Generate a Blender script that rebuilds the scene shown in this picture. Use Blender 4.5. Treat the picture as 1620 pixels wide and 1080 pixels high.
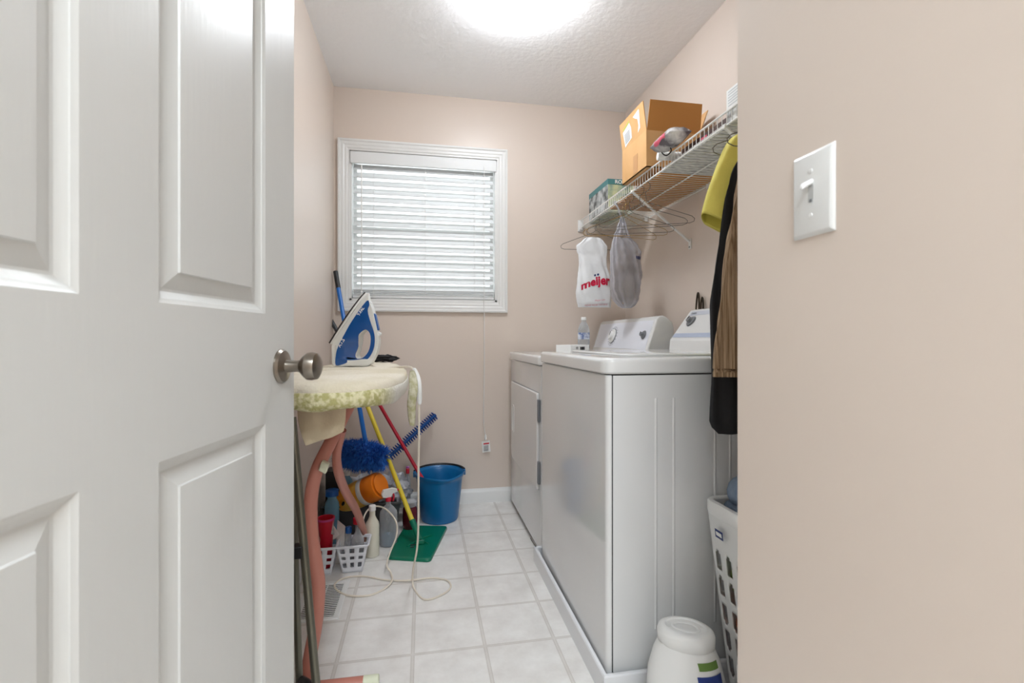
import bpy, bmesh, math, random
from math import sin, cos, pi, radians, sqrt
from mathutils import Vector, Matrix, noise
from mathutils.bvhtree import BVHTree
from mathutils.geometry import tessellate_polygon

for o in list(bpy.data.objects):
    bpy.data.objects.remove(o)
S = bpy.context.scene
COL = S.collection
random.seed(7)

# ------------------------------------------------------------------ camera
F = 763.8; YAW = 0.183; HC = 0.989; CX = 810.0; CY = 536.0
cam_d = bpy.data.cameras.new('camera')
cam = bpy.data.objects.new('camera', cam_d); COL.objects.link(cam)
cam.location = (0, 0, HC); cam.rotation_euler = (pi/2, 0, -YAW)
cam_d.sensor_fit = 'HORIZONTAL'; cam_d.sensor_width = 36.0
cam_d.lens = F/1620*36
cam_d.shift_y = -4/1620
cam_d.clip_start = 0.02
cam_d.dof.use_dof = True; cam_d.dof.focus_distance = 2.3; cam_d.dof.aperture_fstop = 5.6
S.camera = cam

# ------------------------------------------------------------------ world, exposure
W = bpy.data.worlds.new('overcast_sky'); S.world = W; W.use_nodes = True
wn = W.node_tree.nodes; wl = W.node_tree.links
bg = wn['Background']
bg.inputs[0].default_value = (0.93, 0.97, 1.0, 1); bg.inputs[1].default_value = 0.95
S.view_settings.view_transform = 'Standard'; S.view_settings.look = 'None'
S.view_settings.exposure = 1.32; S.view_settings.gamma = 1.0
S.view_settings.use_curve_mapping = False
DOME_EMIT = 21.5
HALL_FILL_EMIT = 7.9

# ------------------------------------------------------------------ helpers
def ray(px, py):
    u = (px-CX)/F; v = (CY-py)/F
    return Vector((sin(YAW)+u*cos(YAW), cos(YAW)-u*sin(YAW), v))
def Pd(px, py, d):
    r = ray(px, py)*d; return Vector((r.x, r.y, r.z+HC))
def PY(px, py, Y): return Pd(px, py, Y/ray(px, py).y)
def PX(px, py, X): return Pd(px, py, X/ray(px, py).x)
def PZ(px, py, Z): return Pd(px, py, (Z-HC)/ray(px, py).z)

def lin(c):
    out = []
    for v in c[:3]:
        v = v/255.0
        out.append(v/12.92 if v <= 0.04045 else ((v+0.055)/1.055)**2.4)
    return tuple(out)+(1.0,)

def mat(name, rgb, rough=0.5, metal=0.0, spec=0.5, bump=0.0, bscale=50.0, trans=0.0, sub=0.0, coat=0.0, rgb2=None, cscale=8.0, stretch=None, emit=0):
    m = bpy.data.materials.new(name); m.use_nodes = True
    nt = m.node_tree; n = nt.nodes; l = nt.links
    b = n['Principled BSDF']
    b.inputs['Base Color'].default_value = lin(rgb)
    b.inputs['Roughness'].default_value = rough
    b.inputs['Metallic'].default_value = metal
    b.inputs['Specular IOR Level'].default_value = spec
    b.inputs['Transmission Weight'].default_value = trans
    b.inputs['Coat Weight'].default_value = coat
    if sub: 
        b.inputs['Subsurface Weight'].default_value = sub
        b.inputs['Subsurface Radius'].default_value = (0.02, 0.02, 0.02)
    if emit:
        b.inputs['Emission Color'].default_value = lin(rgb); b.inputs['Emission Strength'].default_value = emit
    tc = n.new('ShaderNodeTexCoord'); mp = n.new('ShaderNodeMapping'); l.new(tc.outputs['Object'], mp.inputs[0])
    if stretch: mp.inputs['Scale'].default_value = stretch
    if rgb2 is not None:
        nz = n.new('ShaderNodeTexNoise'); nz.inputs['Scale'].default_value = cscale; nz.inputs['Detail'].default_value = 5
        l.new(mp.outputs[0], nz.inputs['Vector'])
        rp = n.new('ShaderNodeValToRGB'); rp.color_ramp.elements[0].position = 0.38; rp.color_ramp.elements[1].position = 0.62
        rp.color_ramp.elements[0].color = lin(rgb); rp.color_ramp.elements[1].color = lin(rgb2)
        l.new(nz.outputs[0], rp.inputs[0]); l.new(rp.outputs[0], b.inputs['Base Color'])
    if bump:
        nz = n.new('ShaderNodeTexNoise'); nz.inputs['Scale'].default_value = bscale; nz.inputs['Detail'].default_value = 4
        l.new(mp.outputs[0], nz.inputs['Vector'])
        bp = n.new('ShaderNodeBump'); bp.inputs['Strength'].default_value = bump; bp.inputs['Distance'].default_value = 0.004
        l.new(nz.outputs[0], bp.inputs['Height']); l.new(bp.outputs[0], b.inputs['Normal'])
    return m

def clear_mat(name, tint, opac=0.25, rough=0.1, rgb=None, bump=0.0):
    m = bpy.data.materials.new(name); m.use_nodes = True
    nt = m.node_tree; n = nt.nodes; l = nt.links
    b = n['Principled BSDF']; out = n['Material Output']
    b.inputs['Base Color'].default_value = lin(rgb or tint); b.inputs['Roughness'].default_value = rough
    tr = n.new('ShaderNodeBsdfTransparent'); tr.inputs[0].default_value = lin(tint)
    mx = n.new('ShaderNodeMixShader')
    lw = n.new('ShaderNodeLayerWeight'); lw.inputs[0].default_value = 0.35
    mr = n.new('ShaderNodeMapRange'); mr.inputs['To Min'].default_value = opac; mr.inputs['To Max'].default_value = min(1, opac+0.55)
    l.new(lw.outputs['Facing'], mr.inputs['Value']); l.new(mr.outputs[0], mx.inputs[0])
    l.new(tr.outputs[0], mx.inputs[1]); l.new(b.outputs[0], mx.inputs[2]); l.new(mx.outputs[0], out.inputs[0])
    if bump:
        tc = n.new('ShaderNodeTexCoord')
        nz = n.new('ShaderNodeTexNoise'); nz.inputs['Scale'].default_value = 40; l.new(tc.outputs['Object'], nz.inputs['Vector'])
        bp = n.new('ShaderNodeBump'); bp.inputs['Strength'].default_value = bump; bp.inputs['Distance'].default_value = 0.005
        l.new(nz.outputs[0], bp.inputs['Height']); l.new(bp.outputs[0], b.inputs['Normal'])
    return m

def wloc(o):
    v = Vector((0, 0, 0))
    while o is not None:
        v = v+Vector(o.location); o = o.parent
    return v

class MB:
    def __init__(s): s.v = []; s.f = []
    def add(s, vs, fs):
        k = len(s.v); s.v += [Vector(v) for v in vs]; s.f += [tuple(i+k for i in f) for f in fs]; return s
    def box(s, x0, x1, y0, y1, z0, z1):
        vs = [(x, y, z) for z in (z0, z1) for y in (y0, y1) for x in (x0, x1)]
        return s.add(vs, [(0, 2, 3, 1), (4, 5, 7, 6), (0, 1, 5, 4), (2, 6, 7, 3), (0, 4, 6, 2), (1, 3, 7, 5)])
    def obox(s, c, ax, ay, az):   # centre and three half axes
        c = Vector(c); ax = Vector(ax); ay = Vector(ay); az = Vector(az)
        vs = [c+ax*i+ay*j+az*k for k in (-1, 1) for j in (-1, 1) for i in (-1, 1)]
        return s.add(vs, [(0, 2, 3, 1), (4, 5, 7, 6), (0, 1, 5, 4), (2, 6, 7, 3), (0, 4, 6, 2), (1, 3, 7, 5)])
    def tube(s, pts, r, n=8, closed=False, flat=1.0):
        pts = [Vector(p) for p in pts]; N = len(pts)
        rs = r if isinstance(r, (list, tuple)) else [r]*N
        up = None; rings = []
        for i, p in enumerate(pts):
            a = pts[(i-1) % N] if (closed or i > 0) else p
            b = pts[(i+1) % N] if (closed or i < N-1) else p
            t = (b-a)
            t = t.normalized() if t.length > 1e-9 else Vector((0, 0, 1))
            if up is None:
                up = Vector((0, 0, 1)) if abs(t.z) < 0.9 else Vector((0, 1, 0))
            x = (up-t*up.dot(t)); x = x.normalized() if x.length > 1e-6 else t.orthogonal().normalized()
            y = t.cross(x); up = x
            rings.append([p+(x*cos(2*pi*k/n)+y*sin(2*pi*k/n)*flat)*rs[i] for k in range(n)])
        return s.loft(rings, closed)
    def loft(s, rings, closed=False, cap=True):
        n = len(rings[0]); N = len(rings); k = len(s.v)
        for r in rings: s.v += [Vector(v) for v in r]
        for i in range(N if closed else N-1):
            for j in range(n):
                a = k+i*n+j; b = k+i*n+(j+1) % n; c = k+((i+1) % N)*n+(j+1) % n; d = k+((i+1) % N)*n+j
                s.f.append((a, b, c, d))
        if cap and not closed:
            s.f.append(tuple(k+j for j in reversed(range(n)))); s.f.append(tuple(k+(N-1)*n+j for j in range(n)))
        return s
    def lathe(s, prof, c=(0, 0, 0), n=24, sx=1, sy=1, M=None, cap=True):
        c = Vector(c); rings = []
        for r, z in prof:
            ring = []
            for k in range(n):
                p = Vector((r*cos(2*pi*k/n)*sx, r*sin(2*pi*k/n)*sy, z))
                if M is not None: p = M @ p
                ring.append(c+p)
            rings.append(ring)
        return s.loft(rings, cap=cap)
    def grid(s, fn, nu, nv, skip=None):
        k = len(s.v)
        for j in range(nv+1):
            for i in range(nu+1): s.v.append(Vector(fn(i/nu, j/nv)))
        for j in range(nv):
            for i in range(nu):
                if skip and skip((i+.5)/nu, (j+.5)/nv): continue
                a = k+j*(nu+1)+i; s.f.append((a, a+1, a+nu+2, a+nu+1))
        return s
    def prism(s, outer, holes, fn):
        """2D outline with holes; fn(p2, side) -> 3D point for side -1/+1"""
        loops = [outer]+list(holes)
        flat = [p for lp in loops for p in lp]
        tris = tessellate_polygon([[Vector((p[0], p[1], 0)) for p in lp] for lp in loops])
        k = len(s.v); n = len(flat)
        s.v += [Vector(fn(p, 1)) for p in flat]+[Vector(fn(p, -1)) for p in flat]
        for t in tris: s.f.append(tuple(k+i for i in t)); s.f.append(tuple(k+n+i for i in reversed(t)))
        o = 0
        for lp in loops:
            m = len(lp)
            for i in range(m):
                a = k+o+i; b = k+o+(i+1) % m; s.f.append((a, b, b+n, a+n))
            o += m
        return s
    def build(s, name, material, parent=None, world=False, smooth=True, bevel=0, seg=2, solid=0, sub=0, angle=40, origin=None):
        me = bpy.data.meshes.new(name)
        off = Vector((0, 0, 0))
        if parent is not None and world: off = wloc(parent)
        if parent is None:
            if origin is not None: off = Vector(origin)
            else:
                xs = [v.x for v in s.v]; ys = [v.y for v in s.v]; zs = [v.z for v in s.v]
                off = Vector(((min(xs)+max(xs))/2, (min(ys)+max(ys))/2, min(zs)))
        me.from_pydata([v-off for v in s.v], [], s.f)
        bm = bmesh.new(); bm.from_mesh(me)
        bmesh.ops.recalc_face_normals(bm, faces=bm.faces)
        bm.to_mesh(me); bm.free()
        if material is not None: me.materials.append(material)
        o = bpy.data.objects.new(name, me); COL.objects.link(o)
        if parent is not None: o.parent = parent
        else: o.location = off
        if solid:
            md = o.modifiers.new('thickness', 'SOLIDIFY'); md.thickness = solid; md.offset = 0
        if bevel:
            md = o.modifiers.new('bevel', 'BEVEL'); md.width = bevel; md.segments = seg; md.limit_method = 'ANGLE'; md.angle_limit = radians(35)
        if sub:
            md = o.modifiers.new('subdivision', 'SUBSURF'); md.levels = sub; md.render_levels = sub
        if smooth:
            for p in me.polygons: p.use_smooth = True
            if not sub:
                try: me.set_sharp_from_angle(angle=radians(angle))
                except Exception: pass
        return o

def tag(o, label, cat=None, group=None, kind=None):
    if label: o['label'] = label
    if cat: o['category'] = cat
    if group: o['group'] = group
    if kind: o['kind'] = kind
    return o
def thing(name, label, cat, loc=(0, 0, 0), rz=0, group=None):
    o = bpy.data.objects.new(name, None); COL.objects.link(o)
    o.empty_display_size = 0.05
    o.location = loc; o.rotation_euler = (0, 0, rz)
    return tag(o, label, cat, group)
def struct(o, label=None):
    o['kind'] = 'structure'
    if label: o['label'] = label
    return o
def copy_tree(o, parent=None):
    c = o.copy(); COL.objects.link(c)
    if parent is not None: c.parent = parent
    for ch in [x for x in bpy.data.objects if x.parent == o]:
        copy_tree(ch, c)
    return c
def catmull(pts, k=6, closed=False):
    pts = [Vector(p) for p in pts]; out = []; N = len(pts)
    for i in range(N if closed else N-1):
        p0 = pts[(i-1) % N] if closed else pts[max(i-1, 0)]
        p1 = pts[i]; p2 = pts[(i+1) % N]
        p3 = pts[(i+2) % N] if closed else pts[min(i+2, N-1)]
        for j in range(k):
            t = j/k
            out.append(0.5*((2*p1)+(p2-p0)*t+(2*p0-5*p1+4*p2-p3)*t*t+(3*p1-p0-3*p2+p3)*t**3))
    if not closed: out.append(pts[-1])
    return out
def text_geo(body, size, bold=0.0):
    cu = bpy.data.curves.new('text', 'FONT'); cu.body = body; cu.size = size; cu.align_x = 'CENTER'; cu.align_y = 'CENTER'
    cu.offset = bold; cu.resolution_u = 3
    ob = bpy.data.objects.new('text', cu); COL.objects.link(ob)
    dg = bpy.context.evaluated_depsgraph_get(); me = bpy.data.meshes.new_from_object(ob.evaluated_get(dg))
    vs = [tuple(v.co) for v in me.vertices]; fs = [tuple(p.vertices) for p in me.polygons]
    bpy.data.objects.remove(ob); bpy.data.meshes.remove(me); bpy.data.curves.remove(cu)
    return vs, fs
def bvh_of(mb): return BVHTree.FromPolygons([tuple(v) for v in mb.v], [tuple(f) for f in mb.f])
def decal(mb, bvh, vs, fs, origin, ax, ay, d, eps=0.0015, warp=None):
    """lay flat geometry (vs in ax/ay plane at origin) onto a surface by casting along d"""
    o = Vector(origin); ax = Vector(ax).normalized(); ay = Vector(ay).normalized(); d = Vector(d).normalized()
    pts = []; last = None
    for v in vs:
        x, y = v[0], v[1]
        if warp: x, y = warp(x, y)
        p = o+ax*x+ay*y
        hit = bvh.ray_cast(p-d*0.3, d)[0]
        if hit is None: hit = p if last is None else p+d*((last-p).dot(d))
        last = hit; pts.append(hit-d*eps)
    mb.add(pts, fs); return mb
def rect_geo(w, h, n=6, m=6):
    vs = [(-w/2+w*i/n, -h/2+h*j/m) for j in range(m+1) for i in range(n+1)]
    fs = [(j*(n+1)+i, j*(n+1)+i+1, (j+1)*(n+1)+i+1, (j+1)*(n+1)+i) for j in range(m) for i in range(n)]
    return vs, fs

# ------------------------------------------------------------------ materials
M = {}
M['wall'] = mat('beige_wall_paint', (222, 208, 196), 0.34, bump=0.05, bscale=60, spec=0.5)
M['ceil'] = mat('textured_ceiling_paint', (252, 252, 253), 0.8, bump=0.5, bscale=38)
M['trim'] = mat('white_trim_paint', (232, 232, 230), 0.35)
M['door'] = mat('white_door_paint', (208, 208, 205), 0.33, bump=0.10, bscale=22, stretch=(6, 6, 0.5))
M['enamel'] = mat('white_enamel', (229, 229, 228), 0.10, coat=0.3)
M['plast_w'] = mat('white_plastic', (236, 236, 234), 0.35)
M['plast_g'] = mat('light_grey_plastic', (196, 200, 210), 0.35)
M['panel_b'] = mat('pale_blue_panel', (230, 232, 240), 0.3)
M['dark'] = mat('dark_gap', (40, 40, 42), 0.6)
M['grey'] = mat('grey_plastic', (120, 122, 126), 0.4)
M['metal'] = mat('brushed_nickel', (150, 142, 132), 0.28, 1.0)
M['steel'] = mat('grey_green_metal', (112, 110, 98), 0.38, 0.8)
M['wirew'] = mat('white_coated_wire', (236, 236, 232), 0.35)
M['wire'] = mat('steel_wire', (110, 106, 100), 0.35, 0.7)
M['gold'] = mat('brass_wire', (176, 146, 92), 0.3, 0.8)
M['black'] = mat('black_plastic', (24, 24, 26), 0.4)
M['blind'] = mat('white_blind', (232, 234, 234), 0.45)
M['card'] = mat('cardboard', (218, 172, 118), 0.75, rgb2=(208, 160, 104), cscale=5)
M['card_in'] = mat('cardboard_inside', (196, 136, 70), 0.8)
M['paper'] = mat('newsprint', (232, 232, 228), 0.8, rgb2=(176, 176, 176), cscale=30, stretch=(1, 4, 1))
M['ink'] = mat('black_ink', (30, 30, 34), 0.7)
M['white'] = mat('white_paper', (242, 242, 240), 0.7)
M['red'] = mat('red_plastic', (205, 24, 52), 0.35)
M['pink'] = mat('pink_print', (206, 84, 106), 0.5)
M['blue'] = mat('blue_plastic', (10, 84, 160), 0.3)
M['navy'] = mat('navy_ink', (40, 56, 110), 0.6)
M['bucket'] = mat('bucket_blue_plastic', (12, 108, 168), 0.32)
M['yellow'] = mat('yellow_pole_paint', (232, 208, 60), 0.35)
M['redpole'] = mat('red_pole_paint', (176, 20, 48), 0.3)
M['bluepole'] = mat('blue_pole_paint', (12, 104, 190), 0.3)
M['green'] = mat('green_plastic', (8, 112, 84), 0.25)
M['salmon'] = mat('salmon_enamel', (192, 126, 110), 0.4)
M['cream'] = mat('cream_plastic', (222, 226, 200), 0.5)
M['cord'] = mat('cream_cord', (226, 216, 200), 0.5)
M['orange'] = mat('orange_plastic', (238, 128, 20), 0.35)
M['orange_y'] = mat('orange_yellow_label', (240, 160, 40), 0.4, rgb2=(232, 190, 90), cscale=14)

def floor_material():
    m = bpy.data.materials.new('vinyl_tile_floor'); m.use_nodes = True
    nt = m.node_tree; n = nt.nodes; l = nt.links; b = n['Principled BSDF']
    geo = n.new('ShaderNodeNewGeometry'); sep = n.new('ShaderNodeSeparateXYZ'); l.new(geo.outputs['Position'], sep.inputs[0])
    T = 0.2286
    def math_(op, a, b_=None, c=None):
        q = n.new('ShaderNodeMath'); q.operation = op
        for i, v in enumerate((a, b_, c)):
            if v is None: continue
            if isinstance(v, (int, float)): q.inputs[i].default_value = v
            else: l.new(v, q.inputs[i])
        return q.outputs[0]
    def dist(axis, off):
        a = math_('SUBTRACT', sep.outputs[axis], off-T*20)
        a = math_('MODULO', a, T)
        return math_('MINIMUM', a, math_('SUBTRACT', T, a))
    d = math_('MINIMUM', dist('X', -0.2593), dist('Y', 2.2304))
    rp = n.new('ShaderNodeValToRGB'); cr = rp.color_ramp; cr.interpolation = 'LINEAR'
    sc = math_('MULTIPLY', d, 40.0)     # 0.025 m -> 1
    l.new(sc, rp.inputs[0])
    cr.elements[0].position = 0.0; cr.elements[0].color = (0.62, 0.62, 0.62, 1)
    cr.elements[1].position = 0.5; cr.elements[1].color = (1, 1, 1, 1)
    for p, c in ((0.10, 0.70), (0.15, 0.42), (0.20, 0.42), (0.27, 1.0)):
        e = cr.elements.new(p); e.color = (c, c, c, 1)
    tc = n.new('ShaderNodeTexNoise'); tc.inputs['Scale'].default_value = 7; tc.inputs['Detail'].default_value = 8; tc.inputs['Roughness'].default_value = 0.65
    l.new(geo.outputs['Position'], tc.inputs['Vector'])
    r2 = n.new('ShaderNodeValToRGB'); r2.color_ramp.elements[0].position = 0.36; r2.color_ramp.elements[1].position = 0.66
    r2.color_ramp.elements[0].color = lin((222, 218, 213)); r2.color_ramp.elements[1].color = lin((240, 238, 234)); l.new(tc.outputs[0], r2.inputs[0])
    mx = n.new('ShaderNodeMix'); mx.data_type = 'RGBA'
    l.new(rp.outputs[0], mx.inputs[0]); mx.inputs[6].default_value = lin((182, 173, 162)); l.new(r2.outputs[0], mx.inputs[7])
    l.new(mx.outputs[2], b.inputs['Base Color'])
    b.inputs['Roughness'].default_value = 0.38
    bp = n.new('ShaderNodeBump'); bp.inputs['Strength'].default_value = 0.35; bp.inputs['Distance'].default_value = 0.002
    l.new(rp.outputs[0], bp.inputs['Height']); l.new(bp.outputs[0], b.inputs['Normal'])
    return m
M['floor'] = floor_material()

# ------------------------------------------------------------------ room
XL, XR, YB, H = -0.502, 1.279, 2.912, 2.44
XS, YS = 0.522, 0.731           # switch wall plane and where it ends
YF = 0.164                      # room side of the doorway wall
T_ = 0.1
struct(MB().box(-1.5, 1.6, -1.8, YB+0.16, -0.08, 0).build('floor', M['floor'], smooth=False))
struct(MB().box(-1.5, 1.6, -1.8, YB+0.16, H, H+0.08).build('ceiling', M['ceil'], smooth=False))
struct(MB().box(XL-T_, XL, YF-0.11, YB+0.12, 0, H).build('wall_left', M['wall'], smooth=False))
struct(MB().box(XR, XR+T_, YS-T_, YB+0.12, 0, H).build('wall_right', M['wall'], smooth=False))
WX0, WX1, WZ0, WZ1 = -0.415, 0.445, 1.212, 2.078
wb = MB(); yb1 = YB+0.12
wb.box(XL, WX0, YB, yb1, 0, H); wb.box(WX1, XR, YB, yb1, 0, H); wb.box(WX0, WX1, YB, yb1, 0, WZ0); wb.box(WX0, WX1, YB, yb1, WZ1, H)
struct(wb.build('wall_back', M['wall'], smooth=False))
struct(MB().box(XS, XS+T_, YF-0.11, YS, 0, H).build('wall_switch_side', M['wall'], smooth=False))
struct(MB().box(XS+T_, XR, YS-T_, YS, 0, H).build('wall_front', M['wall'], smooth=False))
# doorway wall beside and above the opening, and the hall behind the camera
dw = MB(); dw.box(-1.4, -0.43, YF-0.11, YF, 0, H); dw.box(-0.43, XS, YF-0.11, YF, 2.09, H); dw.box(XS+T_, 1.5, YF-0.11, YF, 0, H)
struct(dw.build('wall_doorway', M['wall'], smooth=False))
hw = MB(); hw.box(-1.5, -1.4, -1.7, YF, 0, H); hw.box(1.5, 1.6, -1.7, YF, 0, H); hw.box(-1.5, 1.6, -1.8, -1.7, 0, H)
struct(hw.build('wall_hall', M['wall'], smooth=False))
jm = MB(); jm.box(-0.43, -0.41, YF-0.12, YF+0.008, 0, 2.09); jm.box(-0.43, XS, YF-0.12, YF+0.008, 2.07, 2.09)
struct(jm.build('trim_1', M['trim'], smooth=False))

def baseboard(name, a, b, nrm):
    """profiled board from a to b on the floor, nrm points into the room"""
    a = Vector(a); b = Vector(b); nrm = Vector(nrm)
    prof = [(0, 0), (0.013, 0), (0.013, 0.062), (0.010, 0.070), (0.006, 0.076), (0.004, 0.084), (0, 0.085)]
    return struct(MB().loft([[p+nrm*x+Vector((0, 0, z)) for x, z in prof] for p in (a, b)]).build(name, M['trim'], angle=25))
baseboard('baseboard_back', (XL, YB, 0), (XR, YB, 0), (0, -1, 0))
baseboard('baseboard_left', (XL, YF, 0), (XL, YB-.013, 0), (1, 0, 0))
baseboard('baseboard_right', (XR, YS, 0), (XR, YB-.013, 0), (-1, 0, 0))

# ------------------------------------------------------------------ window
win = thing('window_1', None, None, (0.015, YB, WZ0)); struct(win, 'white-trimmed window in the back wall')
def trim_frame():
    mb = MB(); w = 0.063
    ox0, ox1, oz0, oz1 = WX0-w, WX1+w, WZ0-w, WZ1+w
    prof = [(0, 0), (0, .018), (0.010, .020), (0.016, .015), (0.030, .015), (0.036, .012), (0.048, .012), (0.054, .008), (0.063, .008), (0.063, 0)]
    rings = []
    for (cx_, cz_, sx, sz) in ((ox0, oz0, 1, 1), (ox1, oz0, -1, 1), (ox1, oz1, -1, -1), (ox0, oz1, 1, -1)):
        rings.append([(cx_+sx*a, YB-b, cz_+sz*a) for a, b in prof])
    mb.loft(rings, closed=True)
    return mb
trim_frame().build('window_frame', M['trim'], win, world=True, angle=25)
mb = MB(); t = 0.012
mb.box(WX0, WX0+t, YB-.001, YB+.12, WZ0, WZ1); mb.box(WX1-t, WX1, YB-.001, YB+.12, WZ0, WZ1)
mb.box(WX0, WX1, YB-.001, YB+.12, WZ0, WZ0+t); mb.box(WX0, WX1, YB-.001, YB+.12, WZ1-t, WZ1)
mb.build('window_jamb', M['trim'], win, world=True, smooth=False)
mb = MB(); y0, y1 = YB+.085, YB+.110; a = .018
mb.box(WX0+t, WX0+t+a, y0, y1, WZ0+t, WZ1-t); mb.box(WX1-t-a, WX1-t, y0, y1, WZ0+t, WZ1-t)
mb.box(WX0+t, WX1-t, y0, y1, WZ0+t, WZ0+t+a); mb.box(WX0+t, WX1-t, y0, y1, WZ1-t-a, WZ1-t); mb.box(WX0+t, WX1-t, y0+.002, y1-.002, 1.62, 1.66)
mb.build('window_sash', M['plast_w'], win, world=True, smooth=False)
MB().box(WX0+t, WX1-t, YB+.096, YB+.099, WZ0+t, WZ1-t).build('window_pane', clear_mat('window_glass', (250, 252, 252), 0.03, 0.02), win, world=True, smooth=False)

# blind
bl = thing('window_blind', 'white slatted blind lowered over the back window with its pull cord hanging down', 'blind', (0.015, YB+.03, WZ0+t))
bx0, bx1 = WX0+.018, WX1-.018
mb = MB(); mb.box(WX0+.004, WX1-.004, YB-.012, YB-.004, 2.004, 2.072); mb.box(bx0, bx1, YB-.003, YB+.055, 2.02, 2.06)
mb.build('valance', M['blind'], bl, world=True, bevel=.003)
def slat_ring(x, zc, tilt, yc):
    w = .0255; out = []
    for k in range(9):
        s_ = -1+2*k/8; a = s_*w; b = .0035*(1-s_*s_)
        out.append((x, yc+a*cos(tilt)+b*sin(tilt)+.0, zc+a*sin(tilt)-b*cos(tilt)+0))
    for k in range(8, -1, -1):
        s_ = -1+2*k/8; a = s_*w; b = .0035*(1-s_*s_)+.0028
        out.append((x, yc+a*cos(tilt)+b*sin(tilt), zc+a*sin(tilt)-b*cos(tilt)))
    return out
mb = MB(); nS = 16; z0s, z1s = 1.292, 1.995; ycs = YB+.026
for i in range(nS):
    z = z0s+(z1s-z0s)*i/(nS-1)
    tl = radians(50)
    mb.loft([slat_ring(x, z, tl, ycs) for x in (bx0, bx1)])
def blind_mat():
    m = mat('translucent_slat', (236, 238, 238), 0.45)
    n = m.node_tree.nodes; l = m.node_tree.links
    tr = n.new('ShaderNodeBsdfTranslucent'); tr.inputs[0].default_value = (0.9, 0.92, 0.92, 1)
    mx = n.new('ShaderNodeMixShader'); mx.inputs[0].default_value = 0.08
    l.new(n['Principled BSDF'].outputs[0], mx.inputs[1]); l.new(tr.outputs[0], mx.inputs[2]); l.new(mx.outputs[0], n['Material Output'].inputs[0])
    return m
M['slat'] = blind_mat()
mb.build('slats', M['slat'], bl, world=True, angle=50)
mb = MB()
mb.box(bx0, bx1, ycs-.022, ycs+.022, 1.228, 1.244)
for k in range(4):
    mb.box(bx0, bx1, ycs-.023, ycs+.023, 1.2455+k*.009, 1.2505+k*.009)
mb.build('bottom_rail', M['blind'], bl, world=True, bevel=.0015)
mb = MB()
for px in (591, 673, 751):
    x = PY(px, 350, YB).x
    mb.tube([(x, ycs-.0275, 1.236), (x, ycs-.0275, 2.01)], .0011, 6)
    mb.tube([(x, ycs+.0275, 1.236), (x, ycs+.0275, 2.01)], .0011, 6)
mb.build('ladder_cords', M['plast_w'], bl, world=True)
wx = PY(572, 350, YB-.02).x
MB().tube([(wx, YB-.016, 1.99), (wx, YB-.018, 1.235)], .0038, 8).build('tilt_wand', M['plast_w'], bl, world=True)
cp = [PY(766, 262, YB-.02), PY(766, 470, YB-.024), PY(766, 600, YB-.02), PY(765, 660, YB-.02), PY(768, 690, YB-.02)]
MB().tube(catmull(cp), .0022, 6).build('pull_cord', M['plast_w'], bl, world=True)
c = PY(768, 690, YB-.02)
MB().lathe([(0.003, 0.012), (.006, .004), (.007, -.018), (.004, -.022)], c, 10).build('cord_tassel', M['plast_w'], bl, world=True)
mb = MB(); c2 = PY(769, 706, YB-.012)
mb.obox(c2, (.024, -.004, .003), (0, .0008, 0), (-.003, 0, .034)); tg = mb.build('warning_tag', M['white'], bl, world=True, smooth=False)
MB().obox(c2+Vector((.001, -.002, .018)), (.017, -.003, .002), (0, .0006, 0), (0, 0, .004)).build('tag_print', M['red'], tg, world=True, smooth=False)
mb = MB()
for k in range(5): mb.obox(c2+Vector((0, -.002, .004-.007*k)), (.014, -.0025, .002), (0, .0006, 0), (0, 0, .0014))
mb.build('tag_text', M['grey'], tg, world=True, smooth=False)

# ------------------------------------------------------------------ ceiling lamp
LX, LY = 0.398, 1.965
lamp = thing('ceiling_light', 'round glowing white dome light on the laundry ceiling', 'ceiling light', (LX, LY, H))
MB().lathe([(.140, 0), (.142, -.008), (.136, -.012)], (0, 0, 0), 40).build('lamp_base', M['plast_w'], lamp)
dome_m = mat('glowing_glass', (255, 250, 242), 0.3); dn = dome_m.node_tree.nodes['Principled BSDF']
dn.inputs['Emission Color'].default_value = (0.93, 0.985, 1.05, 1); dn.inputs['Emission Strength'].default_value = DOME_EMIT
pr = [(.136, -.009), (.141, -.014)]+[(.141*cos(a), -.022-.070*sin(a)) for a in [pi/2*k/10 for k in range(0, 10)]]+[(.004, -.092)]
MB().lathe(pr, (0, 0, 0), 40).build('glass_dome', dome_m, lamp)
# unseen light panel added behind the camera to brighten door and room
hl = thing('ceiling_light', 'added square light panel on the unseen hallway ceiling, lighting the laundry through the doorway', 'ceiling light', (0.05, -0.85, H))
MB().box(-.48, .48, -.48, .48, -.03, 0).build('lamp_base', M['plast_w'], hl, bevel=.006)
hm = mat('fill_panel_glow', (255, 252, 248), 0.4); hn = hm.node_tree.nodes['Principled BSDF']
hn.inputs['Emission Color'].default_value = (0.87, 0.972, 1.05, 1); hn.inputs['Emission Strength'].default_value = HALL_FILL_EMIT
MB().box(-.46, .46, -.46, .46, -.055, -.031).build('fill_panel', hm, hl, bevel=.01)

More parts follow.
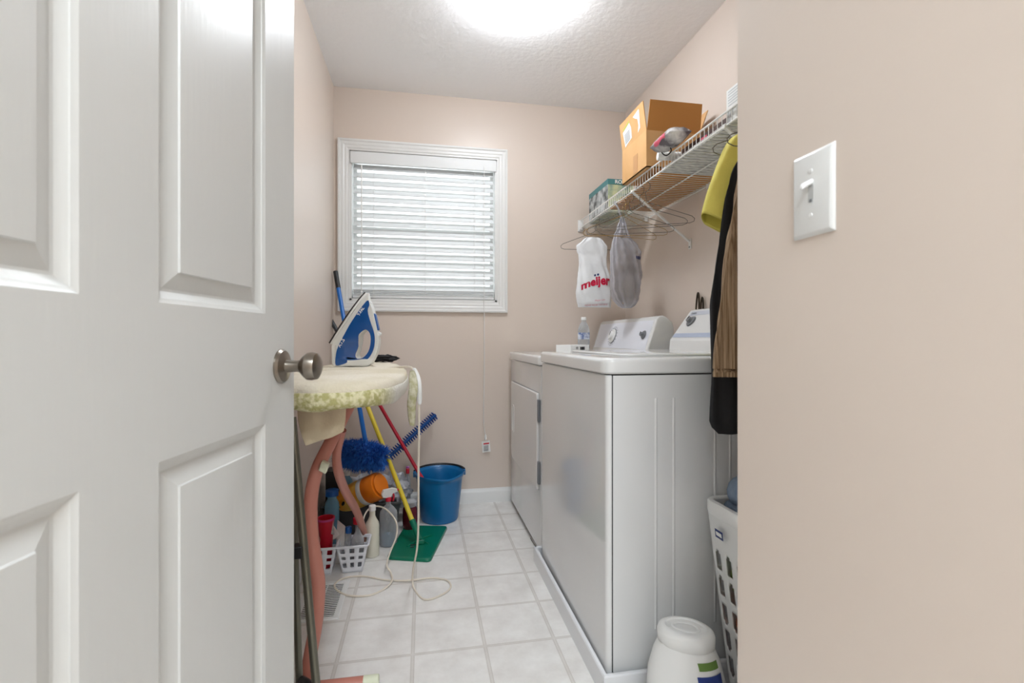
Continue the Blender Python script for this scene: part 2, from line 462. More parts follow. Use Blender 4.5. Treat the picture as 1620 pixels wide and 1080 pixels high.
# ------------------------------------------------------------------ door
AD = Vector((-.2517, 1.0229, 0)); DU = Vector((sin(radians(9)), cos(radians(9)), 0)); DN = Vector((cos(radians(9)), -sin(radians(9)), 0))
DWID = 0.87
door = thing('door_1', None, None, AD-DU*DWID); struct(door, 'white six-panel door standing open at the left')
def dp(s_, z, off): return AD-DU*s_+DN*off+Vector((0, 0, z))    # s from the free edge
panels = []
for (s0, s1) in ((.117, .381), (.491, .753)):
    for (z0, z1) in ((.24, .841), (1.033, 1.62), (1.76, 1.93)):
        panels.append((s0, s1, z0, z1))
def door_face(side):
    mb = MB(); off0 = 0 if side > 0 else -.035
    g = 1 if side > 0 else -1
    ss = sorted({0, DWID}|{p[0] for p in panels}|{p[1] for p in panels}); zs = sorted({.01, 2.03}|{p[2] for p in panels}|{p[3] for p in panels})
    for i in range(len(ss)-1):
        for j in range(len(zs)-1):
            q = (ss[i], ss[i+1], zs[j], zs[j+1])
            if any(abs(p[0]-q[0]) < 1e-6 and abs(p[2]-q[2]) < 1e-6 for p in panels): continue
            mb.add([dp(q[0], q[2], off0), dp(q[1], q[2], off0), dp(q[1], q[3], off0), dp(q[0], q[3], off0)], [(0, 1, 2, 3)])
    prof = [(0, 0), (.002, -.0012), (.006, -.0030), (.0065, -.0042), (.011, -.0075), (.0155, -.0105), (.019, -.0112), (.0405, -.0040), (.0415, -.0014), (.046, -.0010)]
    for p in panels:
        rings = []
        for a, b in prof:
            rings.append([dp(p[0]+a, p[2]+a, off0+g*b), dp(p[1]-a, p[2]+a, off0+g*b), dp(p[1]-a, p[3]-a, off0+g*b), dp(p[0]+a, p[3]-a, off0+g*b)])
        mb.loft(rings, cap=False); k = len(mb.v); mb.f.append((k-4, k-3, k-2, k-1))
    return mb
db = door_face(1); d2 = door_face(-1); db.add(d2.v, d2.f)
for q in (((0, .01), (0, 2.03)), ((DWID, .01), (DWID, 2.03)), ((0, .01), (DWID, .01)), ((0, 2.03), (DWID, 2.03))):
    (a, z0), (b, z1) = q
    db.add([dp(a, z0, 0), dp(b, z1, 0), dp(b, z1, -.035), dp(a, z0, -.035)], [(0, 1, 2, 3)])
db.build('door_panel', M['door'], door, world=True, angle=20)
Mk = Matrix((( 0, DU.x, DN.x), (0, DU.y, DN.y), (1, 0, 0)))  # local z -> DN
kc = dp(.057, .938, 0)
hd = MB().lathe([(.0325, 0), (.0325, .003), (.029, .007), (.018, .009), (.012, .011), (.0105, .030), (.012, .036), (.019, .042), (.0255, .050), (.0265, .058), (.0245, .067), (.016, .072), (.006, .0735), (.001, .0735)], kc, 32, M=Mk).build('door_handle', M['metal'], door, world=True, angle=30)
kc2 = dp(.057, .938, -.035)
MB().lathe([(.0325, 0), (.029, -.007), (.012, -.011), (.0105, -.030), (.019, -.042), (.0265, -.056), (.016, -.072), (.001, -.0735)], kc2, 24, M=Mk).build('door_handle', M['metal'], door, world=True, angle=30)
MB().obox(dp(-.0012, .938, -.0175), DU*.0012, DN*.012, (0, 0, .028)).build('latch_plate', M['metal'], door, world=True, smooth=False)
mb = MB()
for z in (.25, 1.02, 1.78): mb.obox(dp(DWID+.003, z, -.004), DU*.006, DN*.008, (0, 0, .045))
mb.build('hinge', M['metal'], door, world=True)

# ------------------------------------------------------------------ light switch
sw = thing('light_switch', 'white single toggle light switch on the near right wall', 'light switch', (XS, .5685, .989+.197))
a, b = .0575, .035
rings = []
for (i, x) in ((0, 0), (0, -.0015), (.003, -.0045), (.0055, -.0058)):
    rings.append([(x, -b+i, -a+i), (x, b-i, -a+i), (x, b-i, a-i), (x, -b+i, a-i)])
MB().loft(rings).build('wall_plate', mat('switch_plate_white', (226, 226, 224), .3), sw, bevel=.0015)
MB().obox((-.012, 0, .012), (.009, 0, .0045), (0, .0045, 0), (.001, 0, .0045)).build('toggle', M['plast_w'], sw, bevel=.003, seg=3)
mb = MB().box(-.0062, -.005, -.0045, .0045, -.012, .011)
mb.build('toggle_slot', mat('slot_shade', (188, 188, 186), .5), sw, smooth=False)
MB().box(-.0066, -.0061, -.002, .002, -.012, -.008).build('slot_hole', M['grey'], sw, smooth=False)
for z in (.030, -.030):
    MB().lathe([(.0032, -.005), (.0030, -.0068), (.0005, -.0071)], (0, 0, z), 12, M=Matrix(((0, 0, 1), (0, 1, 0), (1, 0, 0)))).build('screw', M['trim'], sw)

# ------------------------------------------------------------------ washer and dryer
XW = .506
def console(parent, x0, xt, xb, y0, y1, zb, zt, nose=.0):
    """sloped control console running along Y"""
    if nose:
        prof = [(x0, zb), (x0+.004, zb+nose), (x0+.010, zb+nose+.006), (xt-.008, zt-.008), (xt+.004, zt), (xt+.02, zt-.001), (xb, zt-.03), (xb+.01, zt-.06), (xb+.01, zb)]
    else:
        prof = [(x0, zb), (x0+.004, zb+.012), (xt-.020, zt-.016), (xt-.006, zt-.003), (xt+.010, zt), (xt+.03, zt-.006), (xb-.01, zt-.03), (xb, zt-.06), (xb, zb)]
    rings = [[(x, y, z) for x, z in prof] for y in (y0, y1)]
    return MB().loft(rings).build('console', M['enamel'], parent, world=True, bevel=.006, seg=3, angle=30), prof
def slope_frame(p0, p1):
    d = Vector((p1[0]-p0[0], 0, p1[1]-p0[1])).normalized()      # up the slope
    n = Vector((-d.z, 0, d.x))                                   # out of the face, towards -X
    if n.x > 0: n = -n
    return d, n

# washer
WY0, WY1 = 1.280, 2.030
wa = thing('washing_machine', 'white top-loading washer standing in a metal drip tray, nearest the doorway', 'washing machine', (.87, (WY0+WY1)/2, .03))
mb = MB()
body = [(.546, WY0), (1.235, WY0), (1.235, WY1), (.546, WY1)]
mb.box(.526, 1.235, WY0+.002, WY1-.002, .05, .886)
for (xa, xb_) in ((.651, .706), (.837, .886)):      # pressed ribs in the side sheet
    pr = [(xa, 0), (xa+.003, -.0022), (xa+.007, -.0022), (xa+.010, 0)]
    for xx in (xa, xb_):
        mb.loft([[(xx+u-xa, WY0+.0025+v, z) for u, v in pr] for z in (.16, .82)])
mb.build('cabinet', M['enamel'], wa, world=True, bevel=.004)
rings = []
def front_ring(z, inset=0):
    out = []
    pts = [(.544, WY0+.0, ), ]
    r = .014; x0 = XW+inset; a0 = WY0+inset; a1 = WY1-inset
    out = [(.5215, a0, z)]
    for k in range(7):
        a = pi/2*k/6; out.append((x0+r-r*sin(a), a0+r-r*cos(a), z))
    for k in range(7):
        a = pi/2*k/6; out.append((x0+r-r*cos(a), a1-r+r*sin(a), z))
    out.append((.5215, a1, z)); return out
MB().loft([front_ring(.045, .003), front_ring(.048), front_ring(.884), front_ring(.887, .003)]).build('front_panel', M['enamel'], wa, world=True, angle=35)
def rbox(x0, x1, y0, y1, z0, z1, r, e):
    def ring(z, i):
        out = []
        for cx_, cy_, a0 in ((x1-r, y1-r, 0), (x0+r, y1-r, pi/2), (x0+r, y0+r, pi), (x1-r, y0+r, 3*pi/2)):
            for k in range(7):
                a = a0+pi/2*k/6; out.append((cx_+(r-i)*cos(a), cy_+(r-i)*sin(a), z))
        return out
    rr = [ring(z0, e*.3), ring(z0+e*.3, 0)]
    for k in range(5):
        a = pi/2*k/4; rr.append(ring(z1-e+e*sin(a), e-e*cos(a)))
    return MB().loft(rr)
MB().box(.520, .528, WY0+.004, WY1-.004, .052, .884).build('panel_seam', M['dark'], wa, world=True, smooth=False)
MB().box(.520, 1.23, WY0+.004, WY1-.004, .880, .894).build('lid_seam', M['dark'], wa, world=True, smooth=False)
rbox(XW-.010, 1.25, WY0-.008, WY1+.004, .8905, .936, .035, .014).build('top_panel', M['enamel'], wa, world=True, angle=30)
rbox(.60, 1.05, WY0+.10, WY1-.10, .9362, .9440, .04, .005).build('lid', M['enamel'], wa, world=True, angle=30)
con, prof = console(wa, 1.090, 1.200, 1.236, WY0+.02, WY1-.02, .9363, 1.122, nose=.05)
d, n = slope_frame(prof[2], prof[3]); base = Vector((prof[2][0], 0, prof[2][1]))
def on_slope(base, d, n, Y, t, off=.0012): return Vector((base.x, Y, base.z))+d*t+n*off
L = (Vector((prof[3][0], 0, prof[3][1]))-base).length
mb = MB(); p0 = on_slope(base, d, n, WY0+.03, L*.02); 
mb.obox(on_slope(base, d, n, (WY0+WY1)/2, L*.10, .0006), (0, (WY1-WY0)/2-.03, 0), d*(L*.07), n*.0008)
mb.build('control_strip', mat('blue_grey_strip', (176, 186, 206), .35), con, world=True, smooth=False)
mb = MB(); mb.obox(on_slope(base, d, n, (WY0+WY1)/2, L*.90, .0006), (0, (WY1-WY0)/2-.045, 0), d*(L*.075), n*.0008)
mb.build('control_strip', M['plast_g'], con, world=True, smooth=False)
def knob(parent, c, n, up, r, name='dial', m=None):
    Y = n.cross(up); Mx = Matrix(((up.x, Y.x, n.x), (up.y, Y.y, n.y), (up.z, Y.z, n.z)))
    k = MB().lathe([(r, 0), (r*1.02, .004), (r*.95, .006), (r*.6, .007), (r*.55, .016), (r*.5, .02), (.001, .021)], c, 28, M=Mx).build(name, m or M['plast_w'], parent, world=True, angle=35)
    MB().lathe([(r*1.12, 0), (r*1.12, .0015), (r*.9, .002)], c, 28, M=Mx).build('dial_ring', M['grey'], k, world=True)
    MB().obox(c+n*.0215+up*(r*.28), up*(r*.28), Y*.0012, n*.001).build('pointer', M['dark'], k, world=True, smooth=False)
    return k
knob(con, on_slope(base, d, n, PX(1092, 510, 1.15).y, L*.60, .001), n, d, .024, 'dial', M['grey'])
vs, fs = text_geo('Amana', .016, .0003)
mb = MB(); c0 = on_slope(base, d, n, 1.955, L*.90, .0022)
mb.add([c0-Vector((0, 1, 0))*v[0]+d*v[1] for v in vs], fs); mb.build('badge', M['grey'], con, world=True, smooth=False)
MB().box(.60, 1.20, WY0+.05, WY1-.05, .008, .05).build('base', M['dark'], wa, world=True, smooth=False)

# drip tray
tx0, tx1, ty0, ty1 = .486, 1.262, 1.248, 2.095
mb = MB()
rings = []
for (i, z) in ((0, 0), (0, .064), (.003, .068), (.011, .068), (.014, .064), (.014, .006)):
    rings.append([(tx0+i, ty0+i, z), (tx1-i, ty0+i, z), (tx1-i, ty1-i, z), (tx0+i, ty1-i, z)])
mb.loft(rings)
tag(mb.build('drip_tray', mat('white_tray_enamel', (236, 237, 239), .25), smooth=True, angle=25), 'shallow white metal drip tray on the floor under the washer', 'tray')
# two bent twist ties of wire on the tray corner
p = PX(843, 877, tx0)
tag(MB().tube(catmull([(tx0+.007, 2.080, .0695), (tx0-.002, 2.086, .082), (tx0-.012, 2.092, .098), (tx0-.014, 2.098, .104)]), .0014, 6).build('wire_tie', M['black']), 'tiny bent black wire tie on the far corner of the drip tray', 'wire')

# dryer
DY0, DY1 = 2.105, 2.865
dr = thing('clothes_dryer', 'white clothes dryer with front door, between the washer and the back wall', 'dryer', (.87, (DY0+DY1)/2, 0))
XD = .522
MB().box(XD+.024, 1.235, DY0+.002, DY1-.002, .03, .866).build('cabinet', M['enamel'], dr, world=True, bevel=.004)
def ring2(z, i=0):
    r = .014; x0 = XD+i; out = [(XD+.022, DY0+i, z)]
    for k in range(5):
        a = pi/2*k/4; out.append((x0+r-r*sin(a), DY0+i+r-r*cos(a), z))
    for k in range(5):
        a = pi/2*k/4; out.append((x0+r-r*cos(a), DY1-i-r+r*sin(a), z))
    out.append((XD+.022, DY1-i, z)); return out
fp = MB().loft([ring2(.026, .003), ring2(.029), ring2(.864), ring2(.867, .003)]).build('front_panel', M['enamel'], dr, world=True, angle=35)
rbox(XD-.010, 1.25, DY0-.003, DY1+.004, .870, .913, .03, .012).build('top_panel', M['enamel'], dr, world=True, angle=30)
MB().box(.62, 1.2, DY0+.05, DY1-.05, 0, .03).build('base', M['dark'], dr, world=True, smooth=False)
con, prof = console(dr, 1.03, 1.105, 1.175, DY0+.01, DY1-.015, .9135, 1.100)
d, n = slope_frame(prof[1], prof[2]); base = Vector((prof[1][0], 0, prof[1][1])); L = (Vector((prof[2][0], 0, prof[2][1]))-base).length
yc = (DY0+DY1)/2
MB().obox(on_slope(base, d, n, yc, L*.52, .0006), (0, (DY1-DY0)/2-.035, 0), d*(L*.44), n*.0008).build('control_panel', M['panel_b'], con, world=True, bevel=.0005)
knob(con, on_slope(base, d, n, PX(970, 527, 1.06).y, L*.5, .002), n, d, .040)
knob(con, on_slope(base, d, n, PX(1019, 525, 1.06).y, L*.52, .002), n, d, .020, 'dial', M['grey'])
mb = MB()
random.seed(3)
ycd = PX(970, 527, 1.06).y
for k in range(18):
    a = 2*pi*k/18
    mb.obox(on_slope(base, d, n, ycd+.054*cos(a), L*.5+.054*sin(a), .0018), (0, .005, 0), d*.0012, n*.0004)
mb.build('dial_markings', M['grey'], con, world=True, smooth=False)
# dryer door, rounded at its far lower corner
dy0, dy1, dz0, dz1 = 2.140, 2.79, .300, .742
def rr(y0, y1, z0, z1, r, rb, inset=0):
    out = []
    for cy_, cz_, a0, q in ((y1-r, z1-r, 0, r), (y0+r, z1-r, pi/2, r), (y0+r, z0+r, pi, r), (y1-rb, z0+rb, 3*pi/2, rb)):
        for k in range(7):
            a = a0+pi/2*k/6; out.append((cy_+(q-inset)*cos(a), cz_+(q-inset)*sin(a)))
    return out
def door_ring(x, i): return [(x, y, z) for y, z in rr(dy0, dy1, dz0, dz1, .012, .06, i)]
MB().loft([door_ring(XD-.0006, -.003), door_ring(XD-.0010, 0)]).build('door_gap', M['grey'], dr, world=True)
dd = MB().loft([door_ring(XD-.001, 0), door_ring(XD-.009, 0), door_ring(XD-.012, .004)]).build('door', M['enamel'], dr, world=True, angle=35)
hy = PX(815, 670, XD).y
MB().loft([[(x, y, z) for y, z in rr(hy-.03+i, hy+.03-i, .455+i, .615-i, .015, .015)] for x, i in ((XD-.012, 0), (XD-.0145, .002), (XD-.0145, .008), (XD-.0126, .011))]).build('handle', M['enamel'], dd, world=True, angle=30)
for z in (.665, .385):
    h_ = MB().box(XD-.0125, XD-.001, DY0+.006, DY0+.026, z-.05, z+.05).build('hinge', M['grey'], dr, world=True, bevel=.002)

# ------------------------------------------------------------------ things on the dryer
nc = Vector((.739, 2.354, .9135))
v1 = Vector((-.06, .094, 0)).normalized(); v2 = Vector((v1.y, -v1.x, 0))
bx = MB().obox(nc+v1*.05+v2*.074+Vector((0, 0, .0225)), v1*.05, v2*.074, (0, 0, .0225)).build('white_carton', M['white'], bevel=.001)
bx_t = tag(bx, 'small white carton printed 10 lying in front of the water bottle on the dryer', 'box')
mb = MB(); vs, fs = text_geo('10', .022, .0006)
cc = nc-v1*.0008+v2*.05+Vector((0, 0, .024))
mb.add([cc+Vector((0, 0, 1))*v[0]-v2*v[1] for v in vs], fs); mb.build('printed_number', M['ink'], bx, world=True, smooth=False)
mb = MB()
for k in range(12):
    w_ = random.choice((.0006, .0012, .0018)); mb.obox(nc-v1*.0006+v2*(.076+k*.0032)+Vector((0, 0, .024)), v2*w_*.7, v1*.0004, (0, 0, .011))
mb.build('barcode', M['ink'], bx, world=True, smooth=False)

def bottle_prof(r, h, neck=.013, shoulder=.68, foot=.006):
    return [(r*.8, 0), (r*.96, .002), (r, foot), (r, h*shoulder*.5), (r*.97, h*shoulder*.55), (r, h*shoulder*.6), (r, h*shoulder), (r*.92, h*(shoulder+.06)), (r*.6, h*(shoulder+.14)), (neck, h*(shoulder+.2)), (neck, h*.97), (neck*.95, h*.975)]
M['clear'] = clear_mat('clear_plastic', (238, 242, 245), .14, .06, rgb=(225, 230, 235))
p = Vector((.868, 2.53, .9135))
wbt = thing('water_bottle', 'clear plastic water bottle with a blue label on the dryer', 'bottle', p)
pf = [(.024, 0), (.031, .003), (.0325, .012), (.030, .022), (.0325, .032), (.030, .042), (.0325, .052), (.0325, .070), (.0318, .072), (.0318, .112), (.0325, .114), (.031, .128), (.024, .150), (.015, .165), (.0125, .170), (.0125, .183)]
MB().lathe(pf, (0, 0, 0), 28).build('bottle_body', M['clear'], wbt, angle=60)
MB().lathe([(.0322, .074), (.0322, .110)], (0, 0, 0), 28, cap=False).build('label_band', mat('blue_white_label', (66, 92, 150), .4, rgb2=(225, 230, 240), cscale=45), wbt)
MB().lathe([(.0145, .178), (.0145, .192), (.013, .195), (.001, .195)], (0, 0, 0), 24).build('cap', M['plast_w'], wbt)

# black looped handles behind the washer console
c = PX(1100, 487, 1.245); 
def loop(cx_, cy_, w, h, z0, lean):
    pts = []
    for k in range(24):
        a = 2*pi*k/24
        pts.append((cx_+.004*sin(a)+lean*.1*(1+sin(a)), cy_+w*cos(a)*(1 if sin(a) > 0 else .6)+lean*h*(1+sin(a))*.5, z0+h/2+h/2*sin(a)))
    return pts
lt = thing('tongs', 'black looped metal tongs propped behind the washer console', 'tongs', (1.2555, c.y, .99))
for (dy, hh, le) in ((.012, .215, -.06), (-.022, .19, -.10)):
    MB().tube(loop(1.2625, c.y+dy, .013, hh, .99, le*.0), .0042, 8, closed=True).build('looped_handle', mat('dark_bronze', (58, 50, 42), .35, .5), lt, world=True)

# ------------------------------------------------------------------ wire shelf
SX0, SX1, SZ, SZT = .974, 1.272, 1.685, 1.729
SY0, SY1 = .745, 2.905
sh = thing('wire_shelf', 'white coated wire shelf running along the right wall above the machines', 'shelf', ((SX0+SX1)/2, (SY0+SY1)/2, SZ))
mb = MB()
for (x, z, r) in ((SX0, SZ, .0035), (SX0, SZT, .0035), (SX0+.145, SZ-.005, .0032), (SX1-.004, SZ-.005, .0032)):
    mb.tube([(x, SY0, z), (x, SY1, z)], r, 8)
mb.build('long_rods', M['wirew'], sh, world=True)
mb = MB(); y = SY0+.012
while y < SY1-.005:
    mb.tube([(SX1, y, SZ+.0015), (SX0+.004, y, SZ+.0015), (SX0-.001, y, SZ+.006), (SX0-.001, y, SZT)], .0016, 6)
    y += .0254
mb.build('cross_wires', M['wirew'], sh, world=True)
mb = MB().box(SX0-.014, SX0+.020, SY1-.003, SY1+.007, SZ-.022, SZT+.006); mb.box(SX0-.008, SX0+.014, SY1-.02, SY1, SZ-.014, SZT-.002)
mb.build('end_bracket', M['plast_w'], sh, world=True, bevel=.002)
for yy in (2.135, 1.425):
    mb = MB()
    a = Vector((SX0-.002, yy, SZ-.004)); b = Vector((1.272, yy+.012, 1.462)); u = (b-a).normalized(); w = Vector((0, 1, 0)); nn = u.cross(w)
    mb.obox((a+b)/2, u*((b-a).length/2), w*.0075, nn*.0035)
    mb.box(1.2735, 1.2785, yy+.001, yy+.023, 1.425, 1.475)
    mb.obox(a+Vector((-.001, 0, .002)), (.005, 0, 0), (0, .006, 0), (0, 0, .007))
    br = mb.build('support_brace', M['plast_w'], sh, world=True, bevel=.0015)
    MB().lathe([(.004, 0), (.004, .003), (.001, .004)], (1.2735, yy+.012, 1.435), 12, M=Matrix(((0, 0, -1), (0, 1, 0), (1, 0, 0)))).build('screw', M['grey'], br, world=True)
for yy in (1.98, 2.60, 1.40):
    MB().box(SX1-.012, SX1+.0065, yy-.007, yy+.007, SZ-.018, SZ+.014).build('wall_clip', M['plast_w'], sh, world=True, bevel=.002)

# ------------------------------------------------------------------ things on the shelf
# open carton with raised flaps
bx0_, bx1_, by0_, by1_, bz0_, bz1_ = .950, 1.205, 1.945, 2.200, 1.733, 1.892
cb = thing('cardboard_box', 'large open brown cardboard box with raised flaps and torn white label on the shelf', 'box', ((bx0_+bx1_)/2, (by0_+by1_)/2, bz0_))
mb = MB(); q = .004
mb.box(bx0_, bx1_, by0_, by1_, bz0_, bz0_+q)
mb.box(bx0_, bx0_+q, by0_, by1_, bz0_, bz1_); mb.box(bx1_-q, bx1_, by0_, by1_, bz0_, bz1_)
mb.box(bx0_+q, bx1_-q, by0_, by0_+q, bz0_, bz1_); mb.box(bx0_+q, bx1_-q, by1_-q, by1_, bz0_, bz1_)
mb.build('carton_body', M['card'], cb, world=True, smooth=False)
def flap(p0, p1, out, h, inset=.0, m='card'):
    p0 = Vector(p0); p1 = Vector(p1); e = (p1-p0).normalized(); up = Vector((out[0], out[1], h)); nn = e.cross(up).normalized()*.0018
    a = [p0, p1, p1+up-e*inset, p0+up+e*inset]
    mb = MB().add([v+nn for v in a]+[v-nn for v in a], [(0, 1, 2, 3), (7, 6, 5, 4), (0, 4, 5, 1), (1, 5, 6, 2), (2, 6, 7, 3), (3, 7, 4, 0)])
    return mb.build('flap', M[m], cb, world=True, smooth=False)
f1 = flap((bx0_+.002, by0_, bz1_), (bx0_+.002, by1_, bz1_), (-.016, 0), .126, .002)
flap((bx0_+.004, by0_+.002, bz1_), (bx1_, by0_+.002, bz1_), (.006, -.012), .128, .003, 'card_in')
flap((bx1_-.002, by0_, bz1_), (bx1_-.002, by1_, bz1_), (.040, 0), .11)
mb = MB()
def ff(t_, s_): # point on first flap, t along y far->near, s up
    return Vector((bx0_+.002-.016*s_-.0028, by1_+(by0_-by1_)*t_, bz1_+.126*s_))
def poly_on(fn, pts): 
    return MB().add([fn(*p) for p in pts], [tuple(range(len(pts)))])
poly_on(ff, [(.16, .05), (.30, .12), (.46, .18), (.47, .55), (.42, .75), (.12, .62)]).build('shipping_label', M['white'], f1, world=True, smooth=False)
mb = MB()
for k in range(6):
    z = .15+.06*k; mb.add([ff(.18, z)-Vector((.0005, 0, 0)), ff(.40, z+.05)-Vector((.0005, 0, 0)), ff(.40, z+.075)-Vector((.0005, 0, 0)), ff(.18, z+.025)-Vector((.0005, 0, 0))], [(0, 1, 2, 3)])
mb.build('label_print', M['grey'], f1, world=True, smooth=False)
poly_on(ff, [(.14, .66), (.43, .78), (.43, .83), (.14, .71)]).build('label_stripe', mat('lime_stripe', (190, 206, 90), .6), f1, world=True, smooth=False)
poly_on(ff, [(.70, .15), (.80, .25), (.83, .80), (.82, .88), (.58, .80), (.66, .68), (.74, .60), (.75, .38)]).build('torn_tape', M['white'], f1, world=True, smooth=False)
mb = MB().box(bx0_-.0012, bx0_-.0002, 2.03, 2.075, bz0_+.01, bz0_+.09); mb.build('tape_patch', mat('tan_tape', (200, 150, 100), .35), cb, world=True, smooth=False)

# small carton at the far end
sb = thing('product_box', 'small teal and white printed box at the far end of the wire shelf', 'box', (1.075, 2.66, SZ+.004))
MB().box(1.0, 1.15, 2.507, 2.81, SZ+.004, 1.866).build('carton', mat('pale_green_print', (198, 204, 160), .5, rgb2=(120, 150, 140), cscale=20), sb, world=True, smooth=False)
mb = MB().box(.9985, .9998, 2.509, 2.808, SZ+.006, 1.852); mb.build('side_print', mat('grey_photo_print', (70, 76, 76), .5, rgb2=(196, 200, 200), cscale=22), sb, world=True, smooth=False)
mb = MB().box(.9978, 1.151, 2.5055, 2.81, 1.838, 1.8675); mb.build('teal_band', mat('teal_print', (70, 128, 130), .5), sb, world=True, smooth=False)
vs, fs = text_geo('ROW', .030, .0008); mb = MB(); mb.add([(1.075+v[0], 2.5046, 1.852+v[1]*.9) for v in vs], fs); mb.build('print_text', M['white'], sb, world=True, smooth=False)

# flattened cardboard under the far half
tag(MB().box(.995, 1.262, 1.90, 2.47, SZ+.0035, SZ+.0085).build('cardboard_sheet', M['card_in'], smooth=False), 'flat brown cardboard sheet lying on the wire shelf under the big carton', 'cardboard')
# newspapers
tag(MB().box(.99, 1.262, 1.44, 1.885, SZ+.0035, SZ+.022).build('newspaper', M['paper'], bevel=.002), 'folded grey newspaper lying flat on the near half of the wire shelf', 'newspaper')
# open low carton with glossy packages
lc = thing('shallow_carton', 'low dark open carton with a raised brown flap on the wire shelf behind the packages', 'box', (1.12, 1.66, SZ+.0225))
mb = MB(); zz = SZ+.0225
mb.box(1.03, 1.25, 1.50, 1.80, zz, zz+.004); mb.box(1.03, 1.034, 1.50, 1.80, zz, zz+.045); mb.box(1.246, 1.25, 1.50, 1.80, zz, zz+.045); mb.box(1.034, 1.246, 1.50, 1.504, zz, zz+.045); mb.box(1.034, 1.246, 1.796, 1.80, zz, zz+.045)
mb.build('carton_body', mat('dark_printed_card', (62, 40, 36), .5, rgb2=(90, 66, 56), cscale=10), lc, world=True, smooth=False)
mb = MB().add([(1.05, 1.51, zz+.045), (1.246, 1.51, zz+.045), (1.25, 1.47, zz+.125), (1.13, 1.455, zz+.112)], [(0, 1, 2, 3)]); mb.build('flap', M['card'], lc, world=True, solid=.003, smooth=False)
mb = MB(); vs, fs = rect_geo(.045, .022, 2, 2); mb.add([(1.0292, 1.64-v[0], zz+.024+v[1]) for v in vs], fs); mb.build('pink_panel', M['pink'], lc, world=True, smooth=False)
def pillow(c, ax, ay, az, m, name, n=14):
    c = Vector(c); ax = Vector(ax); ay = Vector(ay); az = Vector(az); mb = MB()
    for s_ in (1, -1):
        mb.grid(lambda u, v: c+ax*(2*u-1)+ay*(2*v-1)+az*(s_*((1-(2*u-1)**4)*(1-(2*v-1)**2))**.5*(1+.25*noise.noise(Vector((u*5, v*5, s_)))) ), n, n)
    return mb
pk = thing('glossy_package', 'crumpled grey and pink glossy package overhanging the wire shelf edge', 'package', (1.03, 1.83, 1.79))
pkc = Pd(1060, 221, 1.90)
pm = pillow(pkc, (.006, -.072, .004), (.045, .0, .004), (0, 0, .032), None, '')
pm.build('wrapper', mat('grey_glossy_print', (110, 106, 112), .25, rgb2=(240, 238, 236), cscale=14, bump=.4, bscale=30), pk, world=True)
bv = bvh_of(pm); vs, fs = rect_geo(.075, .020, 14, 4)
mb = decal(MB(), bv, vs, fs, (pkc.x-.08, pkc.y, pkc.z-.004), (0, -1, 0), (0, 0, 1), (1, 0, 0), .0025, warp=lambda x, y: (x, y+.006*sin(x*70)))
mb.build('pink_print', M['pink'], pk, world=True)
wr = MB().tube([Pd(1040, 247, 1.99), Pd(1040, 247, 1.99)+Vector((.11, -.02, 0))], .017, 16)
tag(wr.build('paper_roll', M['white'], bevel=.002), 'short white paper roll lying just beside the open carton on the wire shelf', 'paper roll')
tag(MB().tube(catmull([Pd(1050, 232, 1.93), Pd(1056, 228, 1.91), Pd(1062, 238, 1.90), Pd(1054, 246, 1.92), Pd(1047, 240, 1.95), Pd(1056, 234, 1.93)]), .0026, 8).build('black_cable', M['black']), 'coiled black cable beside the glossy package on the wire shelf', 'cable')
# white box at the near end
nb = thing('striped_white_box', 'white box with grey stripes on the nearest stretch of the wire shelf', 'box', (1.1, 1.26, SZ+.004))
MB().box(.985, 1.25, 1.06, 1.432, SZ+.004, SZ+.050).build('lower_stack', M['paper'], nb, world=True, smooth=False)
MB().box(.980, 1.25, 1.08, 1.43, SZ+.053, SZ+.116).build('carton', M['white'], nb, world=True, bevel=.001)
mb = MB()
for k in range(6): mb.box(.9792, .9798, 1.09, 1.42, SZ+.060+k*.009, SZ+.063+k*.009)
mb.build('stripes', mat('pale_stripe', (200, 205, 206), .6), nb, world=True, smooth=False)
mb = MB(); mb.box(.981, 1.20, 1.0785, 1.432, SZ+.0502, SZ+.0528); mb.build('green_print', mat('green_print', (120, 150, 60), .6), nb, world=True, smooth=False)

# ------------------------------------------------------------------ wire hangers
def hanger_pts(w=.205, drop=.105, hook=.095):
    p = [(-w+.02, 0, -drop), (w-.02, 0, -drop), (w-.003, 0, -drop+.006), (w, 0, -drop+.018), (w-.012, 0, -drop+.03), (.018, 0, -.008), (.004, 0, .004), (0, 0, .02)]
    hk = [(0, 0, .045)]
    for k in range(9):
        a = -pi*.5+pi*1.35*k/8
        hk.append((.020*cos(a), 0, .045+.022+.022*sin(a)) if k > 0 else (.0, 0, .045))
    left = [(-.004, 0, .004), (-.018, 0, -.008), (-w+.012, 0, -drop+.03), (-w, 0, -drop+.018), (-w+.003, 0, -drop+.006), (-w+.02, 0, -drop)]
    return p+hk, left
def hanger(loc, rz, label, m='wire', parent=None, group='empty wire hangers on the shelf rail'):
    a, b = hanger_pts()
    mb = MB().tube(a, .0014, 6); mb.tube(b, .0014, 6)
    o = mb.build('wire_hanger', M[m], None, origin=(0, 0, 0)); o.location = loc; o.rotation_euler = (0, 0, rz)
    return tag(o, label, 'hanger', group)
zh = SZ-.004-.082
hs = [(2.00, -24, 'wire', 'grey wire hanger on the shelf rail, the one nearest the doorway of the empty ones'),
      (2.06, -30, 'wire', 'grey wire hanger on the shelf rail, between the nearest grey one and the brace'),
      (2.17, -20, 'wire', 'grey wire hanger hooked on the rail just beyond the shelf brace'),
      (2.25, 12, 'gold', 'brass wire hanger hooked beside the grey plastic bag'),
      (2.22, -12, 'gold', 'brass wire hanger tilted across the grey wire ones')]
for (yy, dg, m_, lb) in hs:
    hanger((SX0, yy, zh), radians(dg), lb, m_)
